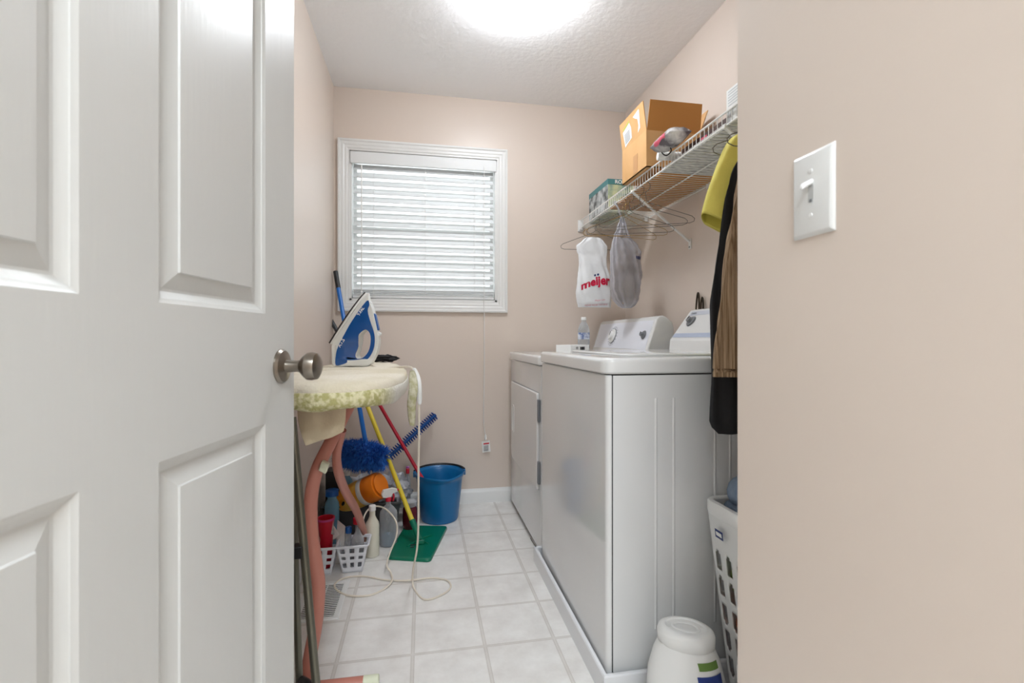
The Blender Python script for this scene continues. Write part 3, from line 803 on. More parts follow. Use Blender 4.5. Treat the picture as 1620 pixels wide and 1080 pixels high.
h1 = hanger((SX0-.02+.02, 2.62, zh+.004), radians(-6), 'dark wire hanger holding the white printed plastic bag', 'wire', group=None)

# ------------------------------------------------------------------ plastic bags
def bag_mesh(c, rows, N=40, amp=.006, fold=8, rot=0, seed=0):
    """rows: (z, centre offset x, half width, half depth)"""
    mb = MB(); rings = []
    for (z, cx_, w, t) in rows:
        ring = []
        for k in range(N):
            a = 2*pi*k/N
            ca = cos(a); sa = sin(a)
            x = w*(abs(ca)**.8)*(1 if ca > 0 else -1); y = t*sa
            nn = noise.noise(Vector((ca*2.2+seed, sa*2.2, z*14)))*amp*2+amp*.7*sin(fold*a+z*20+seed)+amp*.8*noise.noise(Vector((ca*6, sa*6+seed, z*40)))
            x += nn*ca*.6; y += nn*(1 if sa > 0 else -1)*min(1, abs(sa)*2)
            xr = x*cos(rot)-y*sin(rot); yr = x*sin(rot)+y*cos(rot)
            ring.append((c[0]+cx_*cos(rot)+xr, c[1]+cx_*sin(rot)+yr, z))
        rings.append(ring)
    return rings
def interp_rows(rows, n):
    rows = sorted(rows, key=lambda r: -r[0]); out = []
    for i in range(n):
        z = rows[0][0]+(rows[-1][0]-rows[0][0])*i/(n-1)
        for a, b in zip(rows, rows[1:]):
            if a[0] >= z >= b[0]-1e-9:
                t = (a[0]-z)/(a[0]-b[0]); t = t*t*(3-2*t)
                out.append(tuple(a[j]+(b[j]-a[j])*t if j else z for j in range(4))); break
    return out
M['bagw'] = mat('white_bag_plastic', (238, 240, 242), .35, bump=.5, bscale=26, sub=.0)
wbg = thing('plastic_bag', 'white plastic carrier bag with red lettering hanging on a wire hanger', 'bag', (.93, 2.60, 1.19))
bc = (PY(939, 430, 2.60).x, 2.60)
def zb(py): return PY(940, py, 2.6).z
rows = [(zb(376), -.005, .040, .010), (zb(380), -.005, .060, .013), (zb(390), -.01, .092, .015), (zb(398), -.008, .090, .016), (zb(403), -.005, .083, .015), (zb(420), -.003, .082, .020), (zb(445), 0, .098, .028), (zb(462), 0, .104, .030), (zb(478), .003, .102, .022), (zb(486), .006, .098, .006)]
mbag = MB().loft(bag_mesh(bc, interp_rows(rows, 46), N=56, amp=.0035, fold=7, seed=1))
mbag.build('bag_body', M['bagw'], wbg, world=True, angle=70)
bv = bvh_of(mbag)
def arch(x, y): return (x, y*(1+1.6*x)+.012*cos(x*20)-.008+x*.22)
mb = MB()
base_c = (bc[0]+.004, 2.60, zb(447))
vs, fs = text_geo('meijer', .066, .0026)
decal(mb, bv, vs, fs, base_c, (1, 0, 0), (0, 0, 1), (0, 1, 0), .0022, arch)
mb.build('red_lettering', mat('red_print', (206, 20, 66), .5), wbg, world=True, smooth=False)
mb = MB()
for dx in (-.004, .014):
    vs = [(dx+.006*cos(2*pi*k/12), .036+.006*sin(2*pi*k/12)) for k in range(12)]
    decal(mb, bv, vs, [tuple(range(12))], base_c, (1, 0, 0), (0, 0, 1), (0, 1, 0), .0026, arch)
mb.build('navy_dots', M['navy'], wbg, world=True, smooth=False)
mb = MB(); pk_ = mat('pale_red_print', (224, 140, 150), .5)
vs, fs = text_geo('Meijer.com', .014); decal(mb, bv, vs, fs, (bc[0]+.03, 2.6, zb(475)), (1, 0, .12), (0, 0, 1), (0, 1, 0), .0022)
vs, fs = text_geo('PLEASE REUSE THIS BAG', .0125); decal(mb, bv, vs, fs, (bc[0]+.01, 2.6, zb(482.5)), (1, 0, .06), (0, 0, 1), (0, 1, 0), .0022)
mb.build('small_print', pk_, wbg, world=True, smooth=False)

# grey see-through bag
YG = 2.34
gb = thing('plastic_bag', 'grey see-through plastic bag with brown contents hanging beside the white bag', 'bag', (PY(990, 430, YG).x, YG, 1.13))
def zg(py): return PY(990, py, YG).z
gc = (PY(990, 430, YG).x, YG)
rows = [(zg(346), -.020, .010, .010), (zg(360), -.022, .022, .018), (zg(375), -.022, .040, .024), (zg(388), -.006, .066, .034), (zg(400), .002, .079, .042), (zg(430), .0, .079, .052), (zg(455), -.002, .078, .056), (zg(472), .0, .066, .050), (zg(482), .003, .044, .036), (zg(487), .003, .018, .016)]
gm = MB().loft(bag_mesh(gc, interp_rows(rows, 46), N=72, amp=.006, fold=11, seed=5))
gm.build('bag_body', clear_mat('smoky_bag', (226, 225, 228), .34, .2, rgb=(214, 213, 220), bump=.6), gb, world=True, angle=70)
rows = [(zg(395), 0, .030, .018), (zg(420), 0, .050, .034), (zg(450), 0, .058, .042), (zg(470), 0, .050, .038), (zg(481), 0, .03, .02)]
MB().loft(bag_mesh(gc, interp_rows(rows, 26), N=40, amp=.006, fold=5, seed=9)).build('bag_contents', mat('tan_and_brown_contents', (176, 158, 138), .6, rgb2=(120, 92, 72), cscale=11), gb, world=True)
bv = bvh_of(gm); mb = MB(); vs, fs = text_geo('nar', .030, .001)
decal(mb, bv, vs, fs, (gc[0]+.055, YG, zg(408)), (1, 0, 0), (0, 0, 1), (0, 1, 0), .0022); mb.build('navy_lettering', M['navy'], gb, world=True, smooth=False)
MB().tube(catmull([(gc[0]-.022, YG, zg(348)), (.985, YG, SZ-.02), (SX0+.004, YG, SZ+.008), (SX0-.008, YG, SZ+.002), (.985, YG-.012, SZ-.03), (gc[0]-.018, YG-.01, zg(352))]), .004, 8).build('bag_handle', clear_mat('smoky_handle', (210, 210, 212), .6, .3), gb, world=True)

# ------------------------------------------------------------------ hanging clothes
def garment(name, label, cat, Y, edges, thick, m, xr, folds=9, amp=.006, seed=0, group=None, hem=None, root=None, part='garment_body', rib=0, N=64):
    """edges: (px, py) of the left outline, xr: right edge X"""
    rings = []
    ed = []
    for px, py in edges:
        p = PY(px, py, Y); ed.append((p.z, p.x))
    ed.sort(reverse=True)
    zt, zb_ = ed[0][0], ed[-1][0]; n = 44
    for i in range(n):
        z = zt+(zb_-zt)*i/(n-1)
        for a, b in zip(ed, ed[1:]):
            if a[0] >= z-1e-9 >= b[0]-1e-6:
                t = (a[0]-z)/(a[0]-b[0]+1e-9); xl = a[1]+(b[1]-a[1])*t; break
        grow = min(1, .35+i/n*1.4)
        cx_ = (xl+xr)/2; w = (xr-xl)/2; ring = []
        for k in range(N):
            a = 2*pi*k/N; ca, sa = cos(a), sin(a)
            x = cx_+w*(abs(ca)**.75)*(1 if ca > 0 else -1)
            y = Y+thick*grow*(abs(sa)**.8)*(1 if sa > 0 else -1)
            f = amp*grow*sin(folds*(x-xr)*14+seed+z*2)+amp*.7*noise.noise(Vector((x*9+seed, sa, z*4)))
            if rib: f += .0016*sin(x*rib)
            y += f*(-1 if sa < 0 else 1)
            ring.append((x, y, z))
        rings.append(ring)
    mb = MB().loft(rings)
    return mb
M['yel'] = mat('yellow_knit', (236, 224, 112), .8, bump=.3, bscale=200, rgb2=(226, 212, 100), cscale=6)
M['brn'] = mat('brown_ribbed_knit', (176, 150, 120), .85, bump=.5, bscale=20, rgb2=(120, 94, 66), cscale=9, stretch=(22, 22, .5))
M['blk'] = mat('black_cloth', (26, 25, 27), .85, bump=.2, bscale=120)
def small_hanger(parent, Y):
    a, b = hanger_pts(w=.17, drop=.09)
    mb = MB().tube([Vector(p)+Vector((SX0, Y, zh)) for p in a], .0014, 6); mb.tube([Vector(p)+Vector((SX0, Y, zh)) for p in b], .0014, 6)
    h = mb.build('wire_hanger', M['wire'], None); tag(h, 'wire hanger holding the '+parent, 'hanger')
yt = thing('yellow_shirt', 'yellow short-sleeved shirt hanging from the wire shelf, farthest of the clothes', 'shirt', (.95, 1.235, 1.0))
garment('', '', '', 1.235, [(1166, 212), (1160, 240), (1150, 300), (1146, 360), (1148, 450), (1150, 520)], .022, None, 1.10, amp=.004).build('shirt_body', M['yel'], yt, world=True)
rings = []
path = [(1169, 214, .010, .020), (1163, 225, .020, .026), (1155, 250, .026, .030), (1146, 285, .031, .033), (1137, 320, .035, .034), (1131, 355, .037, .034)]
for i, (px, py, w, t_) in enumerate(path):
    c = PY(px, py, 1.215); ring = []
    for k in range(28):
        a = 2*pi*k/28
        ww = w*(1+.08*sin(3*a+i)+.05*sin(7*a+i*.6)*min(1, i/3)); 
        ring.append((c.x+ww*cos(a), c.y+t_*sin(a)*(1+.1*sin(4*a)), c.z+ (-.62*ww*cos(a)*min(1, i/4))))
    rings.append(ring)
sl = MB().loft(rings, cap=False).build('sleeve', M['yel'], yt, world=True, solid=.003, sub=1)
small_hanger('yellow shirt', 1.235)
bt = thing('black_garment', 'long black garment hanging behind the ribbed brown cardigan', 'clothing', (.93, 1.170, .70))
gmb = garment('', '', '', 1.170, [(1166, 255), (1158, 270), (1148, 310), (1139, 370), (1130, 430), (1124, 480), (1126, 560), (1127, 600), (1125, 640), (1124, 672), (1136, 686)], .020, None, 1.12, amp=.004, seed=2)
gmb.build('garment_body', M['blk'], bt, world=True)
small_hanger('long black garment', 1.170)
ct = thing('brown_cardigan', 'ribbed brown cardigan hanging nearest the doorway under the wire shelf', 'cardigan', (.93, 1.105, .87))
gmb = garment('', '', '', 1.105, [(1170, 262), (1166, 290), (1160, 330), (1154, 365), (1147, 410), (1141, 470), (1133, 530), (1130, 560), (1129, 583)], .022, None, 1.10, amp=.005, seed=4, rib=520, N=160)
gmb.build('cardigan_body', M['brn'], ct, world=True)
gmb = garment('', '', '', 1.105, [(1129, 583), (1129, 596)], .0235, None, 1.10, amp=.003, seed=4, rib=520, N=160)
gmb.build('hem_band', M['brn'], ct, world=True)
small_hanger('ribbed brown cardigan', 1.105)

# ------------------------------------------------------------------ laundry hamper
HX0, HX1, HY0, HY1, HZ = .785, 1.17, .80, 1.235, .545
hp = thing('laundry_hamper', 'tall white slotted plastic laundry hamper beside the washer', 'laundry hamper', ((HX0+HX1)/2, (HY0+HY1)/2, 0))
TAP = .055
def hwall(side, inset=0):
    def fn(u, v):
        z = .012+v*(HZ-.03); ta = TAP*(1-z/HZ)+inset
        x0, x1, y0, y1 = HX0+ta, HX1-ta, HY0+ta*.6, HY1-ta*.6
        return {'L': (x0, y0+(y1-y0)*u, z), 'R': (x1, y0+(y1-y0)*u, z), 'N': (x0+(x1-x0)*u, y0, z), 'F': (x0+(x1-x0)*u, y1, z)}[side]
    return fn
def slot(u, v, n):
    z = v*HZ
    if z < .06 or z > .435: return False
    row = (z-.06)/.075; cell = row % 1
    k = u*n; kk = int(k); cu = (k % 1)
    if cell > .78: return False
    if kk in (0, n-1) and (cu < .3 if kk == 0 else cu > .7): return False
    sh_ = (int(row) % 2)*0
    du = abs(cu-.5)/.27; dv = abs(cell-.39)/.39
    return du < 1 and (dv < .75 or du*du+((dv-.75)/.25)**2 < 1)
for side, n in (('L', 9), ('R', 9), ('N', 8), ('F', 8)):
    MB().grid(hwall(side), n*8, 66, skip=lambda u, v: slot(u, v, n)).build('side_wall', M['plast_w'], hp, world=True, solid=.003, angle=60)
mb = MB(); q = TAP
mb.box(HX0+q, HX1-q, HY0+q*.6, HY1-q*.6, .0, .014); mb.build('hamper_base', M['plast_w'], hp, world=True, bevel=.004)
rings = []
for i, z in ((0, HZ-.038), (-.008, HZ-.036), (-.010, HZ-.030), (-.010, HZ-.004), (-.007, HZ), (.006, HZ), (.009, HZ-.004), (.006, HZ-.038)):
    ring = []
    for cx_, cy_, a0 in ((HX1-.03, HY1-.03, 0), (HX0+.03, HY1-.03, pi/2), (HX0+.03, HY0+.03, pi), (HX1-.03, HY0+.03, 3*pi/2)):
        for k in range(6):
            a = a0+pi/2*k/5; r = .03-i; ring.append((cx_+r*cos(a), cy_+r*sin(a), z))
    rings.append(ring)
MB().loft(rings+[rings[0]], cap=False).build('rim', M['plast_w'], hp, world=True, angle=40)
lb_ = MB().add([(HX0+.0045-.010, 1.185, .455), (HX0+.0045-.010, 1.150, .455), (HX0+.002-.010, 1.150, .478), (HX0+.002-.010, 1.185, .478)], [(0, 1, 2, 3)]).build('label_sticker', M['navy'], hp, world=True, smooth=False)
MB().add([(HX0+.0040-.0106, 1.180, .461), (HX0+.0040-.0106, 1.155, .461), (HX0+.0023-.0106, 1.155, .472), (HX0+.0023-.0106, 1.180, .472)], [(0, 1, 2, 3)]).build('label_text', M['white'], lb_, world=True, smooth=False)
def lump(c, r, seed, amp=.25, n=20, sq=(1, 1, 1)):
    mb = MB(); rings = []
    for i in range(n+1):
        th = pi*(i+.02)/(n+.04); ring = []
        for k in range(n*2):
            a = pi*k/n; d_ = Vector((sin(th)*cos(a), sin(th)*sin(a), cos(th)))
            rr_ = r*(1+amp*noise.noise(d_*2.2+Vector((seed, 0, 0)))+amp*.5*noise.noise(d_*5+Vector((0, seed, 0))))
            ring.append((c[0]+d_.x*rr_*sq[0], c[1]+d_.y*rr_*sq[1], c[2]+d_.z*rr_*sq[2]))
        rings.append(ring)
    return mb.loft(rings)
hcx, hcy = (HX0+HX1)/2, (HY0+HY1)/2
cloth = [('blue_denim_garment', 'rolled blue denim clothing piled on top of the laundry hamper', (128, 144, 164), (104, 120, 142), .490, .060, 11),
         ('green_garment', 'green clothing inside the hamper, seen through its upper slots', (150, 168, 92), (120, 136, 70), .366, .055, 3),
         ('orange_garment', 'orange-brown clothing in the middle of the hamper, seen through the slots', (226, 134, 76), (180, 90, 50), .245, .055, 5),
         ('maroon_garment', 'maroon clothing low inside the hamper, seen through the slots', (150, 56, 76), (90, 40, 50), .122, .055, 8)]
for nm, lb, c1, c2_, zc, hz, sd in cloth:
    k = TAP*(1-zc/HZ)+.004
    sx_ = (HX1-HX0)/2-k; sy_ = (HY1-HY0)/2-k*.8
    def fill(zc=zc, hz=hz, sx_=sx_, sy_=sy_, sd=sd):
        rings = []
        for i in range(15):
            th = pi*(i+.3)/15.6; ring = []
            for q_ in range(56):
                a = 2*pi*q_/56; ca, sa = cos(a), sin(a)
                f = (1+.02*noise.noise(Vector((ca*3, sa*3, i*.4+sd)))+.015*sin(7*a+i))*(min(1, sin(th)*2.6))
                ring.append((hcx+sx_*f*.985*(abs(ca)**.4)*(1 if ca > 0 else -1), hcy+sy_*f*.985*(abs(sa)**.4)*(1 if sa > 0 else -1), zc+hz*cos(th)+.010*noise.noise(Vector((ca*4, sa*4, sd)))*(1 if i < 6 else .2)))
            rings.append(ring)
        return MB().loft(rings)
    g = fill().build(nm, mat(nm+'_cloth', c1, .9, rgb2=c2_, cscale=18, bump=.5, bscale=80), None)
    tag(g, lb, 'clothing')
# denim folds rising above the rim
dn_ = [o for o in COL.objects if o.name == 'blue_denim_garment'][0]
def roll_tube(p, r): return catmull(p, 8), r
mt = dn_.data.materials[0]
for pth, r in (([(HX0+.062, 1.185, .572), (HX0+.060, 1.10, .588), (HX0+.062, 1.0, .592), (HX0+.08, .88, .58)], .046), ([(HX0+.10, 1.21, .580), (HX0+.12, 1.10, .622), (HX0+.12, .98, .63), (HX0+.14, .86, .60)], .048), ([(HX0+.19, 1.19, .55), (HX0+.22, 1.05, .58), (HX0+.2, .9, .57)], .05)):
    pts = catmull(pth, 8); n_ = len(pts)
    mb = MB().tube(pts, [r*min(1, .62+3.4*min(i, n_-1-i)/n_)*(1+.07*sin(i*1.3)) for i in range(n_)], 14)
    mb.build('cloth_fold', mt, dn_, world=True)

# ------------------------------------------------------------------ detergent bottles by the washer
jg = thing('detergent_jug', 'large white detergent tub with an oval cap on the floor beside the washer', 'jug', (.642, 1.100, 0), radians(-32))
prof = [(.082, 0), (.092, .006), (.095, .03), (.097, .10), (.093, .16), (.080, .21), (.070, .232), (.066, .238)]
MB().lathe(prof, (0, 0, 0), 40, sx=.98, sy=.74).build('jug_body', M['plast_w'], jg, angle=50)
prof = [(.064, .236), (.069, .240), (.070, .262), (.066, .272), (.058, .276), (.050, .2765), (.047, .273), (.02, .2725), (.001, .2725)]
cap = MB().lathe(prof, (0, 0, 0), 40, sx=.98, sy=.74).build('cap', M['plast_w'], jg, angle=50)
mb = MB(); mb.lathe([(.034, .2725), (.034, .2745), (.030, .2755), (.026, .2735)], (0, 0, 0), 30, sx=1, sy=.6, cap=False)
vs, fs = rect_geo(.040, .006, 2, 2); mb.add([(v[0], v[1], .2739) for v in vs], fs)
mb.build('embossing', M['plast_w'], cap)
jb = MB().lathe([(.082, 0), (.092, .006), (.095, .03), (.097, .10), (.093, .16), (.080, .21), (.070, .232)], (0, 0, 0), 40, sx=.98, sy=.74)
bv = bvh_of(jb)
dv = Vector((-.80, .60, 0)).normalized()       # local casting direction for the label on the right flank
axl = Vector((.60, .80, 0)).normalized()
def circ(r, n=24, dx=0, dy=0): return [(dx+r*cos(2*pi*k/n), dy+r*sin(2*pi*k/n)) for k in range(n)], [tuple(range(n))]
o_ = Vector((.0, .0, .160))
vs, fs = rect_geo(.062, .11, 14, 8)
mb = decal(MB(), bv, vs, fs, o_+Vector((0, 0, -.02)), axl, (0, 0, 1), dv, .0012); lbj = mb.build('label', mat('navy_label', (40, 62, 132), .4), jg)
vs, fs = rect_geo(.05, .016, 8, 2); mb = decal(MB(), bv, vs, fs, o_+Vector((0, 0, .055)), axl, (0, 0, 1), dv, .0016); mb.build('green_label', mat('green_label', (108, 140, 70), .4), lbj)
mb = MB()
vs, fs = text_geo('all', .036, .002)
decal(mb, bv, vs, fs, o_+Vector((0, 0, -.01)), axl, (0, 0, 1), dv, .0020); mb.build('yellow_lettering', mat('yellow_print', (236, 214, 90), .4), lbj, smooth=False)
# second bottle, peeking in at the right
b2 = thing('softener_bottle', 'white rounded bottle at the lower right beside the detergent tub', 'bottle', (.745, .968, 0), radians(-30))
MB().lathe([(.050, 0), (.058, .006), (.060, .05), (.060, .13), (.056, .165), (.040, .192), (.028, .200)], (0, 0, 0), 32, sx=1, sy=.8).build('bottle_body', M['plast_w'], b2, angle=60)
MB().lathe([(.034, .198), (.044, .203), (.046, .215), (.046, .236), (.040, .252), (.028, .262), (.010, .266), (.001, .266)], (0, 0, 0), 32).build('cap', M['plast_w'], b2, angle=60)

# ------------------------------------------------------------------ ironing board
IZ = .880
ib = thing('ironing_board', 'ironing board with a stained cream cover and salmon-pink legs against the left wall', 'ironing board', (-.25, 1.9, 0))
def board_hw(y):
    pts = [(1.235, 0), (1.245, .065), (1.27, .115), (1.31, .150), (1.38, .175), (1.50, .196), (1.64, .205), (1.80, .200), (2.00, .182), (2.20, .150), (2.36, .105), (2.44, .060), (2.465, 0)]
    for a, b in zip(pts, pts[1:]):
        if a[0] <= y <= b[0]:
            t = (y-a[0])/(b[0]-a[0]); return a[1]+(b[1]-a[1])*t
    return 0
def board_outline(inset=0):
    ys = [1.235, 1.24, 1.25, 1.27, 1.29, 1.32, 1.36, 1.42, 1.5, 1.6, 1.7, 1.8, 1.9, 2.0, 2.1, 2.2, 2.28, 2.35, 2.41, 2.445, 2.46, 2.465]
    right = [Vector((-.255+board_hw(y), y, 0)) for y in ys]; left = [Vector((-.255-board_hw(y), y, 0)) for y in ys[1:-1]]
    out = right+left[::-1]
    out = catmull(out, 2, closed=True)
    c = Vector((-.255, 1.85, 0))
    if inset:
        res = []; n_ = len(out)
        for i in range(n_):
            t_ = (out[(i+1) % n_]-out[i-1]).normalized(); nn = Vector((-t_.y, t_.x, 0)); res.append(out[i]+nn*inset)
        return res
    return out
bo = board_outline()
def cover_ring(inset, z, wob=0, f=0):
    o_ = board_outline(inset); n_ = len(o_); out = []
    for i, p in enumerate(o_):
        w_ = wob*(noise.noise(Vector((p.x*9, p.y*9, f)))+.6*noise.noise(Vector((p.x*25, p.y*25, f))))
        out.append((p.x+w_*.4, p.y+w_*.4, z+w_))
    return out
mb = MB(); rr_ = [cover_ring(.20, IZ+.001), cover_ring(.10, IZ+.003, .002, 1), cover_ring(.03, IZ+.001, .003, 1), cover_ring(.012, IZ-.003, .004, 2), cover_ring(.002, IZ-.014, .004, 3), cover_ring(-.002, IZ-.030, .005, 3)]
# simple radial shrink for the inner rings so they never cross
def shrink(k, z, wob=0, f=0):
    c = Vector((-.255, 1.85, 0)); out = []
    for p in bo:
        q = c+(p-c)*k; w_ = wob*noise.noise(Vector((q.x*9, q.y*9, f))); out.append((q.x, q.y, z+w_))
    return out
rings = [shrink(.02, IZ), shrink(.35, IZ+.001, .003, 1), shrink(.65, IZ+.001, .004, 1), shrink(.85, IZ, .004, 1), shrink(.95, IZ-.002, .004, 1), shrink(.985, IZ-.008, .003, 2), shrink(1.0, IZ-.020, .002, 3), shrink(1.004, IZ-.030, .002, 3), shrink(.97, IZ-.036), shrink(.5, IZ-.036), shrink(.02, IZ-.036)]
def stain_mat():
    m = mat('cream_padded_cover', (228, 220, 204), .9, bump=.6, bscale=120, rgb2=(214, 204, 180), cscale=6)
    return m
M['cover'] = stain_mat()
MB().loft(rings).build('padded_cover', M['cover'], ib, world=True, angle=70)
def skirt_mat():
    m = bpy.data.materials.new('green_floral_skirt'); m.use_nodes = True
    n = m.node_tree.nodes; l = m.node_tree.links; b = n['Principled BSDF']; b.inputs['Roughness'].default_value = .9
    geo = n.new('ShaderNodeNewGeometry'); sp = n.new('ShaderNodeSeparateXYZ'); l.new(geo.outputs['Position'], sp.inputs[0])
    nz = n.new('ShaderNodeTexNoise'); nz.inputs['Scale'].default_value = 70; l.new(geo.outputs['Position'], nz.inputs['Vector'])
    r1 = n.new('ShaderNodeValToRGB'); r1.color_ramp.elements[0].position = .4; r1.color_ramp.elements[1].position = .6
    r1.color_ramp.elements[0].color = lin((178, 172, 116)); r1.color_ramp.elements[1].color = lin((220, 214, 176)); l.new(nz.outputs[0], r1.inputs[0])
    mr = n.new('ShaderNodeMapRange'); mr.inputs['From Min'].default_value = 1.30; mr.inputs['From Max'].default_value = 1.40; l.new(sp.outputs['Y'], mr.inputs['Value'])
    mx = n.new('ShaderNodeMix'); mx.data_type = 'RGBA'; l.new(mr.outputs[0], mx.inputs[0]); l.new(r1.outputs[0], mx.inputs[6]); mx.inputs[7].default_value = lin((224, 220, 210)); l.new(mx.outputs[2], b.inputs['Base Color'])
    nb_ = n.new('ShaderNodeTexNoise'); nb_.inputs['Scale'].default_value = 90; l.new(geo.outputs['Position'], nb_.inputs['Vector'])
    bp = n.new('ShaderNodeBump'); bp.inputs['Strength'].default_value = .8; bp.inputs['Distance'].default_value = .005; l.new(nb_.outputs[0], bp.inputs['Height']); l.new(bp.outputs[0], b.inputs['Normal'])
    return m
rings = []
for (k, z, wob, f) in ((1.001, IZ-.022, .003, 3), (1.012, IZ-.034, .004, 4), (1.012, IZ-.048, .008, 5), (1.000, IZ-.060, .014, 6), (.980, IZ-.066, .014, 6)):
    rings.append(shrink(k, z, wob, f))
MB().loft(rings, cap=False).build('cover_skirt', skirt_mat(), ib, world=True, solid=.003, sub=1)
MB().loft([shrink(.93, IZ-.058), shrink(.93, IZ-.040)]).build('board_top', M['salmon'], ib, world=True)
# drooping cover flap at the near end
fl = [[Pd(470, 640, 1.26), Pd(495, 640, 1.25), Pd(522, 640, 1.26), Pd(548, 638, 1.27)], [Pd(472, 665, 1.27), Pd(497, 666, 1.25), Pd(522, 662, 1.27), Pd(547, 660, 1.27)], [Pd(478, 688, 1.27), Pd(500, 690, 1.26), Pd(524, 683, 1.27), Pd(545, 676, 1.28)], [Pd(484, 705, 1.27), Pd(502, 699, 1.27), Pd(525, 691, 1.28), Pd(543, 683, 1.28)]]
def flapfn(u, v):
    i = min(2, int(u*3)); j = min(2, int(v*3)); a = u*3-i; b = v*3-j
    p = (fl[j][i]*(1-a)+fl[j][i+1]*a)*(1-b)+(fl[j+1][i]*(1-a)+fl[j+1][i+1]*a)*b
    return p+Vector((0, -.006*sin(u*9+v*2), 0))
MB().grid(flapfn, 18, 12).build('drooping_flap', mat('beige_flap_cloth', (212, 196, 166), .9, bump=.3, bscale=200), ib, world=True, solid=.004, sub=1)
# hanging tie at the right edge
def tie(pts, w, m):
    mb = MB(); P_ = catmull(pts, 6); n_ = len(P_)
    mb.grid(lambda u, v: P_[min(n_-1, int(round(v*(n_-1))))]+Vector(((u-.5)*w*(1-.6*abs(2*v-1)**3), .006*sin(v*9)+.010*abs(u-.5), 0)), 6, n_-1)
    return mb.build('hanging_tie', m, ib, world=True, solid=.003)
tie([Pd(652, 586, 1.60), Pd(654, 612, 1.59), Pd(651, 640, 1.60), Pd(652, 674, 1.60)], .029, mat('green_floral_tie', (176, 172, 132), .9, rgb2=(212, 208, 186), cscale=60))
tie([Pd(655, 582, 1.62), Pd(661, 600, 1.61), Pd(663, 622, 1.61), Pd(664, 640, 1.61)], .018, M['white'])
# legs
def leg(pts, r, name='leg', rub=None):
    return MB().tube(catmull(pts, 8), r, 12, flat=.75).build(name, M['salmon'], ib, world=True)
leg([Pd(553, 640, 1.50), Pd(535, 675, 1.48), Pd(520, 705, 1.45), Pd(501, 745, 1.43), Pd(492, 790, 1.42), Pd(493, 845, 1.41), Pd(500, 895, 1.40), Pd(504, 930, 1.40), Pd(500, 985, 1.395), Pd(492, 1030, 1.39), Pd(484, 1075, 1.385)], .0195)
leg([Pd(541, 680, 1.50), Pd(533, 715, 1.52), Pd(535, 745, 1.56), Pd(547, 778, 1.72), Pd(563, 806, 1.92), Pd(574, 836, 2.14), (-.262, 2.345, .030)], .0185)
leg([(-.41, 1.55, .83), (-.405, 1.50, .62), (-.40, 1.50, .42), (-.39, 1.46, .2), (-.385, 1.425, .03)], .016)
leg([(-.43, 1.60, .83), (-.44, 1.64, .6), (-.44, 1.72, .45), (-.44, 1.9, .3), (-.435, 2.345, .03)], .013)
fz = .018
foot = MB().tube([(-.42, 1.422, fz), (-.165, 1.418, fz)], .0175, 14).build('foot_bar', M['salmon'], ib, world=True)
MB().tube([(-.166, 1.418, fz), (-.122, 1.417, fz)], .0182, 14).build('end_cap', M['cream'], foot, world=True, bevel=.003)
foot = MB().tube([(-.45, 2.345, .016), (-.245, 2.345, .016)], .014, 12).build('foot_bar', M['salmon'], ib, world=True)
MB().obox(Pd(513, 738, 1.42), (.010, 0, -.006), (0, .012, 0), (.005, 0, .014)).build('leg_clip', M['cream'], ib, world=True, bevel=.003)
MB().tube([Pd(545, 665, 1.51), (-.38, 1.53, .79)], .008, 8).build('pivot_rod', M['steel'], ib, world=True)

# ------------------------------------------------------------------ iron
DI = 1.90; pc = Pd(565, 580, DI)
ir = thing('steam_iron', 'blue and white steam iron standing upright on the ironing board', 'iron', (pc.x, pc.y, IZ+.004))
kpx = DI/F
rx = Vector((cos(YAW), -sin(YAW), 0)); fy = Vector((sin(YAW), cos(YAW), 0))
zoff = (IZ+.004)-Pd(565, 581, DI).z
def ip(p, w): # crop pixel (4.5x crop at 460,400) to world with depth w
    px, py = p[0]/4.5+460, p[1]/4.5+400
    q = Pd(px, py, DI); return q+fy*w+Vector((0, 0, zoff))
def sole_dist(p):     # distance in crop px right of the sole line
    (x1, y1), (x2, y2) = (540, 297), (318, 660)
    nx, ny = (y2-y1), -(x2-x1); L_ = sqrt(nx*nx+ny*ny); nx /= L_; ny /= L_
    dd_ = (p[0]-x1)*nx+(p[1]-y1)*ny
    return abs(dd_) if p[1] < 660 else max(p[0]-318, 0)
def tipness(p): return max(0.0, min(1.0, (p[1]-297)/330))
def closed_cat(pts, k=4): return [(v.x, v.y) for v in catmull([(a, b, 0) for a, b in pts], k, closed=True)]
shell = [(548, 300), (562, 345), (585, 400), (605, 480), (622, 560), (632, 620), (628, 690), (600, 765), (553, 818), (440, 815), (340, 812), (328, 740), (326, 662), (380, 570), (450, 455)]
hole = [(545, 563), (573, 590), (577, 650), (562, 710), (530, 748), (492, 758), (478, 735), (494, 690), (500, 640), (505, 595)]
blue = [(551, 356), (570, 385), (560, 425), (578, 500), (600, 570), (608, 630), (598, 700), (560, 765), (500, 792), (430, 790), (400, 800), (352, 806), (352, 740), (366, 680), (410, 590), (460, 495)]
hole_b = closed_cat(hole, 3)
def thick_of(p, base, edge):
    s_ = min(1, sole_dist(p)/200.0); tn = tipness(p)**.6
    return (base+(edge-base)*s_)*tn+.004
MB().prism(closed_cat(shell, 3), [hole_b], lambda p, s_: ip(p, s_*thick_of(p, .046, .013))).build('iron_shell', mat('iron_white_plastic', (226, 226, 222), .3), ir, world=True, bevel=.003, seg=2, angle=35)
blue_mb = MB().prism(closed_cat(blue, 3), [[((x-535)*1.06+535, (y-660)*1.05+660) for x, y in hole_b]], lambda p, s_: ip(p, s_*(thick_of(p, .0475, .0155)+.002)))
blue_mb.build('blue_body', mat('iron_blue_plastic', (4, 78, 150), .2, coat=.4), ir, world=True, bevel=.0025, seg=2, angle=35)
